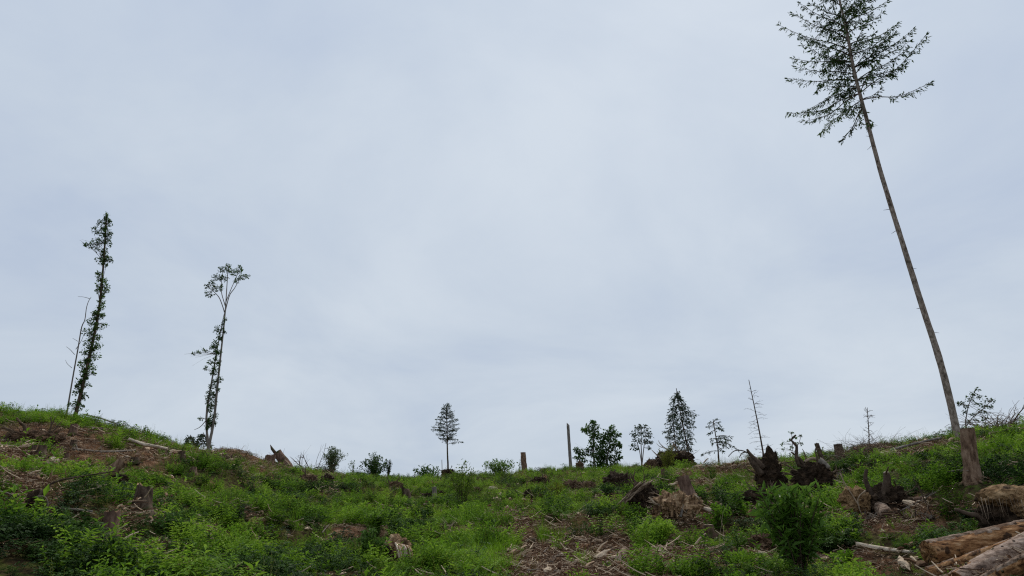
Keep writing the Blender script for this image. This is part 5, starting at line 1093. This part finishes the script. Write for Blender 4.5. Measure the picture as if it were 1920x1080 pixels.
    # single fallen branches
    def branch(label, path, w, m='dead', lift=.1, seed=1, r=None, twigs=3, name='fallen_branch'):
        rg = random.Random(seed); pts = []
        for j, (x, y) in enumerate(path):
            if r is None: g = G(x, y); pts.append(g + Vector((0, 0, lift)))
            else: pts.append(P(x, y, r))
        base = onground(pts[0]); t = thing(name, label, 'branch', base); k = mpp(pts[0]); q = resample(pts, 12)
        mb = MB(); mb.tube([p - base for p in q], taper(w * .5 * k, w * .25 * k, 12), 6, wob=.2); mb.build('stem', M[m], t)
        for z in range(twigs):
            tw = MB(); p = q[rg.randint(3, 9)]; tw.tube([v - base for v in wander(rg, p, (q[-1] - q[0]).normalized() + rdir(rg, .3) * .9, (q[-1] - q[0]).length * .3, 4, .25)], taper(w * .22 * k, w * .1 * k, 5), 4, cap=False); tw.build('twig', M[m], t)
    rg = Gr(62, 972)
    branch('pale forked branch reaching in from the left border beside the dark root plate', [(-6, 921), (12, 924), (30, 932), (43, 941)], 3.4, 'dead', r=Gr(20, 950) , seed=1)
    branch('grey branch lying under the arching branch at lower left', [(-5, 1008), (20, 1001), (45, 996), (78, 996)], 3.0, 'dead', r=Gr(40, 1010), seed=2)
    branch('short curved pale branch at the left border above the grey one', [(-5, 1000), (8, 992), (18, 988)], 3.2, 'dead', r=Gr(10, 1006), seed=3, twigs=1)
    branch('slanting brown branch at the left border above the pale forked branch', [(-4, 918), (8, 908), (20, 896)], 2.2, 'dead', r=Gr(8, 925), seed=4, twigs=1)
    branch('pale twig crossing over the dead stems at mid right', [(1688, 958), (1712, 946), (1742, 930), (1764, 918)], 2.4, 'dead', r=Gr(1705, 965), seed=5)
    branch('pale upright twig hanging below the crossing twig', [(1735, 985), (1737, 965), (1741, 940)], 2.2, 'root_pale', r=Gr(1735, 986), seed=6, twigs=0)
    branch('dark dead stem leaning left of the pale crossing twig', [(1742, 950), (1728, 925), (1712, 896)], 2.6, 'dead_dark', r=Gr(1742, 955), seed=7)
    branch('second dark dead stem arching behind the pale crossing twig', [(1752, 975), (1740, 952), (1722, 912)], 2.4, 'dead_dark', r=Gr(1752, 978), seed=8)
    branch('dark bent stem leaning right beyond the pale crossing twig', [(1760, 950), (1780, 925), (1793, 905)], 2.0, 'dead_dark', r=Gr(1760, 952), seed=9)
    branch('thin brown stick lying left of the pale pole', [(1594, 1024), (1620, 1042), (1640, 1056)], 2.2, 'root', lift=.12, seed=10, twigs=0)
    branch('pale stick pointing at the end of the thickest log', [(1672, 1072), (1695, 1060), (1728, 1044)], 2.4, 'root_pale', lift=.1, seed=11, twigs=2)
    branch('thin forked stick standing in the lower track', [(1102, 1032), (1108, 1018), (1113, 1004)], 1.8, 'dead_dark', r=Gr(1102, 1034), seed=12, twigs=1)
    branch('blackened stick leaning at the right rim of the track', [(1120, 1032), (1136, 1012), (1144, 992)], 1.8, 'dead_dark', r=Gr(1120, 1034), seed=13, twigs=1)
    branch('pair of straw coloured sticks on the right side of the track', [(1128, 1042), (1140, 1032), (1150, 1024)], 2.2, 'root_pale', lift=.05, seed=14, twigs=1)
    branch('pale stick poking from weeds in the lower left centre', [(603, 1020), (609, 1012), (616, 1004)], 2.4, 'dead', lift=.2, seed=15, twigs=0)
    branch('curved grey branch lying in the grass left of the tall stump', [(1682, 876), (1700, 870), (1720, 867), (1735, 872)], 1.8, 'dead', lift=.25, seed=16, twigs=0)
    branch('long pale twig lying below the tall stump', [(1780, 910), (1800, 906), (1822, 908)], 1.8, 'dead', lift=.2, seed=17)
    branch('bare stick lying on the brown ground left of the short billet', [(1040, 1078), (1062, 1066), (1080, 1056)], 3.0, 'dead', lift=.05, seed=18, twigs=1)
    branch('pale split stick at the lower edge right of the track', [(1178, 1078), (1195, 1070), (1206, 1060)], 3.0, 'root_pale', lift=.06, seed=19, twigs=1)
    branch('straw coloured stick lying on the dry patch left of the willow bush', [(1330, 1048), (1352, 1038), (1368, 1030)], 2.0, 'root_pale', lift=.12, seed=20, twigs=2)
    branch('dry bent stick in the weeds under the low sawn stump', [(1232, 1040), (1255, 1038), (1282, 1040)], 2.2, 'root_pale', lift=.1, seed=21, twigs=2)
    # sticks that show singly in the track litter
    spots = [(970 + rng.uniform(-10, 230), rng.uniform(1010, 1078)) for _ in range(60)]
    for i, (x, y) in enumerate(spots):
        g = G(x, y); a = rng.uniform(0, PI); ln = rng.uniform(.12, .38); mb = MB(); rr = rng.uniform(.006, .014)
        mb.tube(wander(rng, Vector((0, 0, .05)), Vector((math.cos(a), math.sin(a), rng.uniform(-.1, .25))), ln, 4, .22), taper(rr, rr * .6, 5), 5, wob=.3)
        o = mb.build('stick', M[rng.choice(('dead', 'root_pale', 'dead', 'root'))], None, g); tag(o, 'bleached broken stick lying in the litter of the bare track', 'stick', 'sticks in the litter of the track')
    # brush heaps: dry twigs piled, and the twig hedge
    def brush(label, px, py, w, h, n, seed, m='rust', r=None, lean=0.0, th=.010, name='brush_heap', grav=.12):
        rg = random.Random(seed); b = P(px, py, r) if r else G(px, py); base = onground(b); k = mpp(base); t = thing(name, label, 'brush heap', base, None, azim(base)); fine = MB()
        for i in range(n):
            x = rg.gauss(0, w * .24) * k; y = rg.gauss(0, w * .14) * k; a = rg.uniform(0, 2 * PI)
            d = Vector((math.cos(a) + lean, math.sin(a) * .6, rg.uniform(.1, 1.5))); ln = h * k * rg.uniform(.5, 1.3)
            pts = wander(rg, (x, y, 0), d, ln, 6, .22, grav); rr = th * rg.uniform(.5, 1.3)
            if i < 24:
                mb = MB(); mb.tube(pts, taper(rr * 1.4, rr * .5, 7), 5)
                for z in range(3): mb.tube(wander(rg, pts[rg.randint(2, 5)], d + rdir(rg) * .9, ln * .35, 3, .25), taper(rr * .7, rr * .3, 4), 3, cap=False)
                mb.build('branch', M['dead_dark' if name == 'twig_hedge' else ('dead' if i % 3 else 'dead_dark')], t)
            else:
                fine.tube(pts, taper(rr * .7, rr * .25, 7), 3, rg.random(), cap=False)
        o = fine.build('twigs', M[m], t); o['kind'] = 'stuff'
    brush('brown dry brush heap with arching twigs around the dead sapling', 1632, 858, 92, 58, 800, 1, th=.009, grav=.32)
    brush('low dry brush heap on the skyline at the far right', 1886, 812, 100, 62, 340, 2, r=30.5, th=.020, grav=.3)
    brush('hedge of dark bare curling twigs right of the leaning snag', 574, 902, 64, 56, 60, 3, 'dead_dark', r=50, th=.022, name='twig_hedge')
    brush('tangled brown slash on the left crest below the fan topped stems', 410, 862, 110, 16, 260, 4, th=.011)
    brush('flat brown slash heap on the ridge left of the tall black plate', 1385, 880, 130, 12, 300, 5, th=.012)
    brush('brown slash with light sticks below the broom mound', 1300, 902, 90, 13, 240, 6, th=.010)
    brush('dry slash piled over the root hollow on the upper left', 75, 845, 170, 16, 340, 7, th=.010)
    brush('dry slash behind the forked white log', 285, 848, 90, 12, 160, 8, th=.010)
    brush('dry brown fern litter under the two pronged stump', 1625, 985, 60, 26, 180, 9, th=.006)
    brush('leafless twigs standing right of the two pronged stump', 1730, 975, 90, 34, 110, 10, 'stick', th=.007)
    brush('dead twigs behind the wide black root plate', 1575, 905, 60, 26, 120, 11, th=.008)
build_logs()

# ------------------------------------------------------------------ ground cover last: it keeps low around trunks
cover()
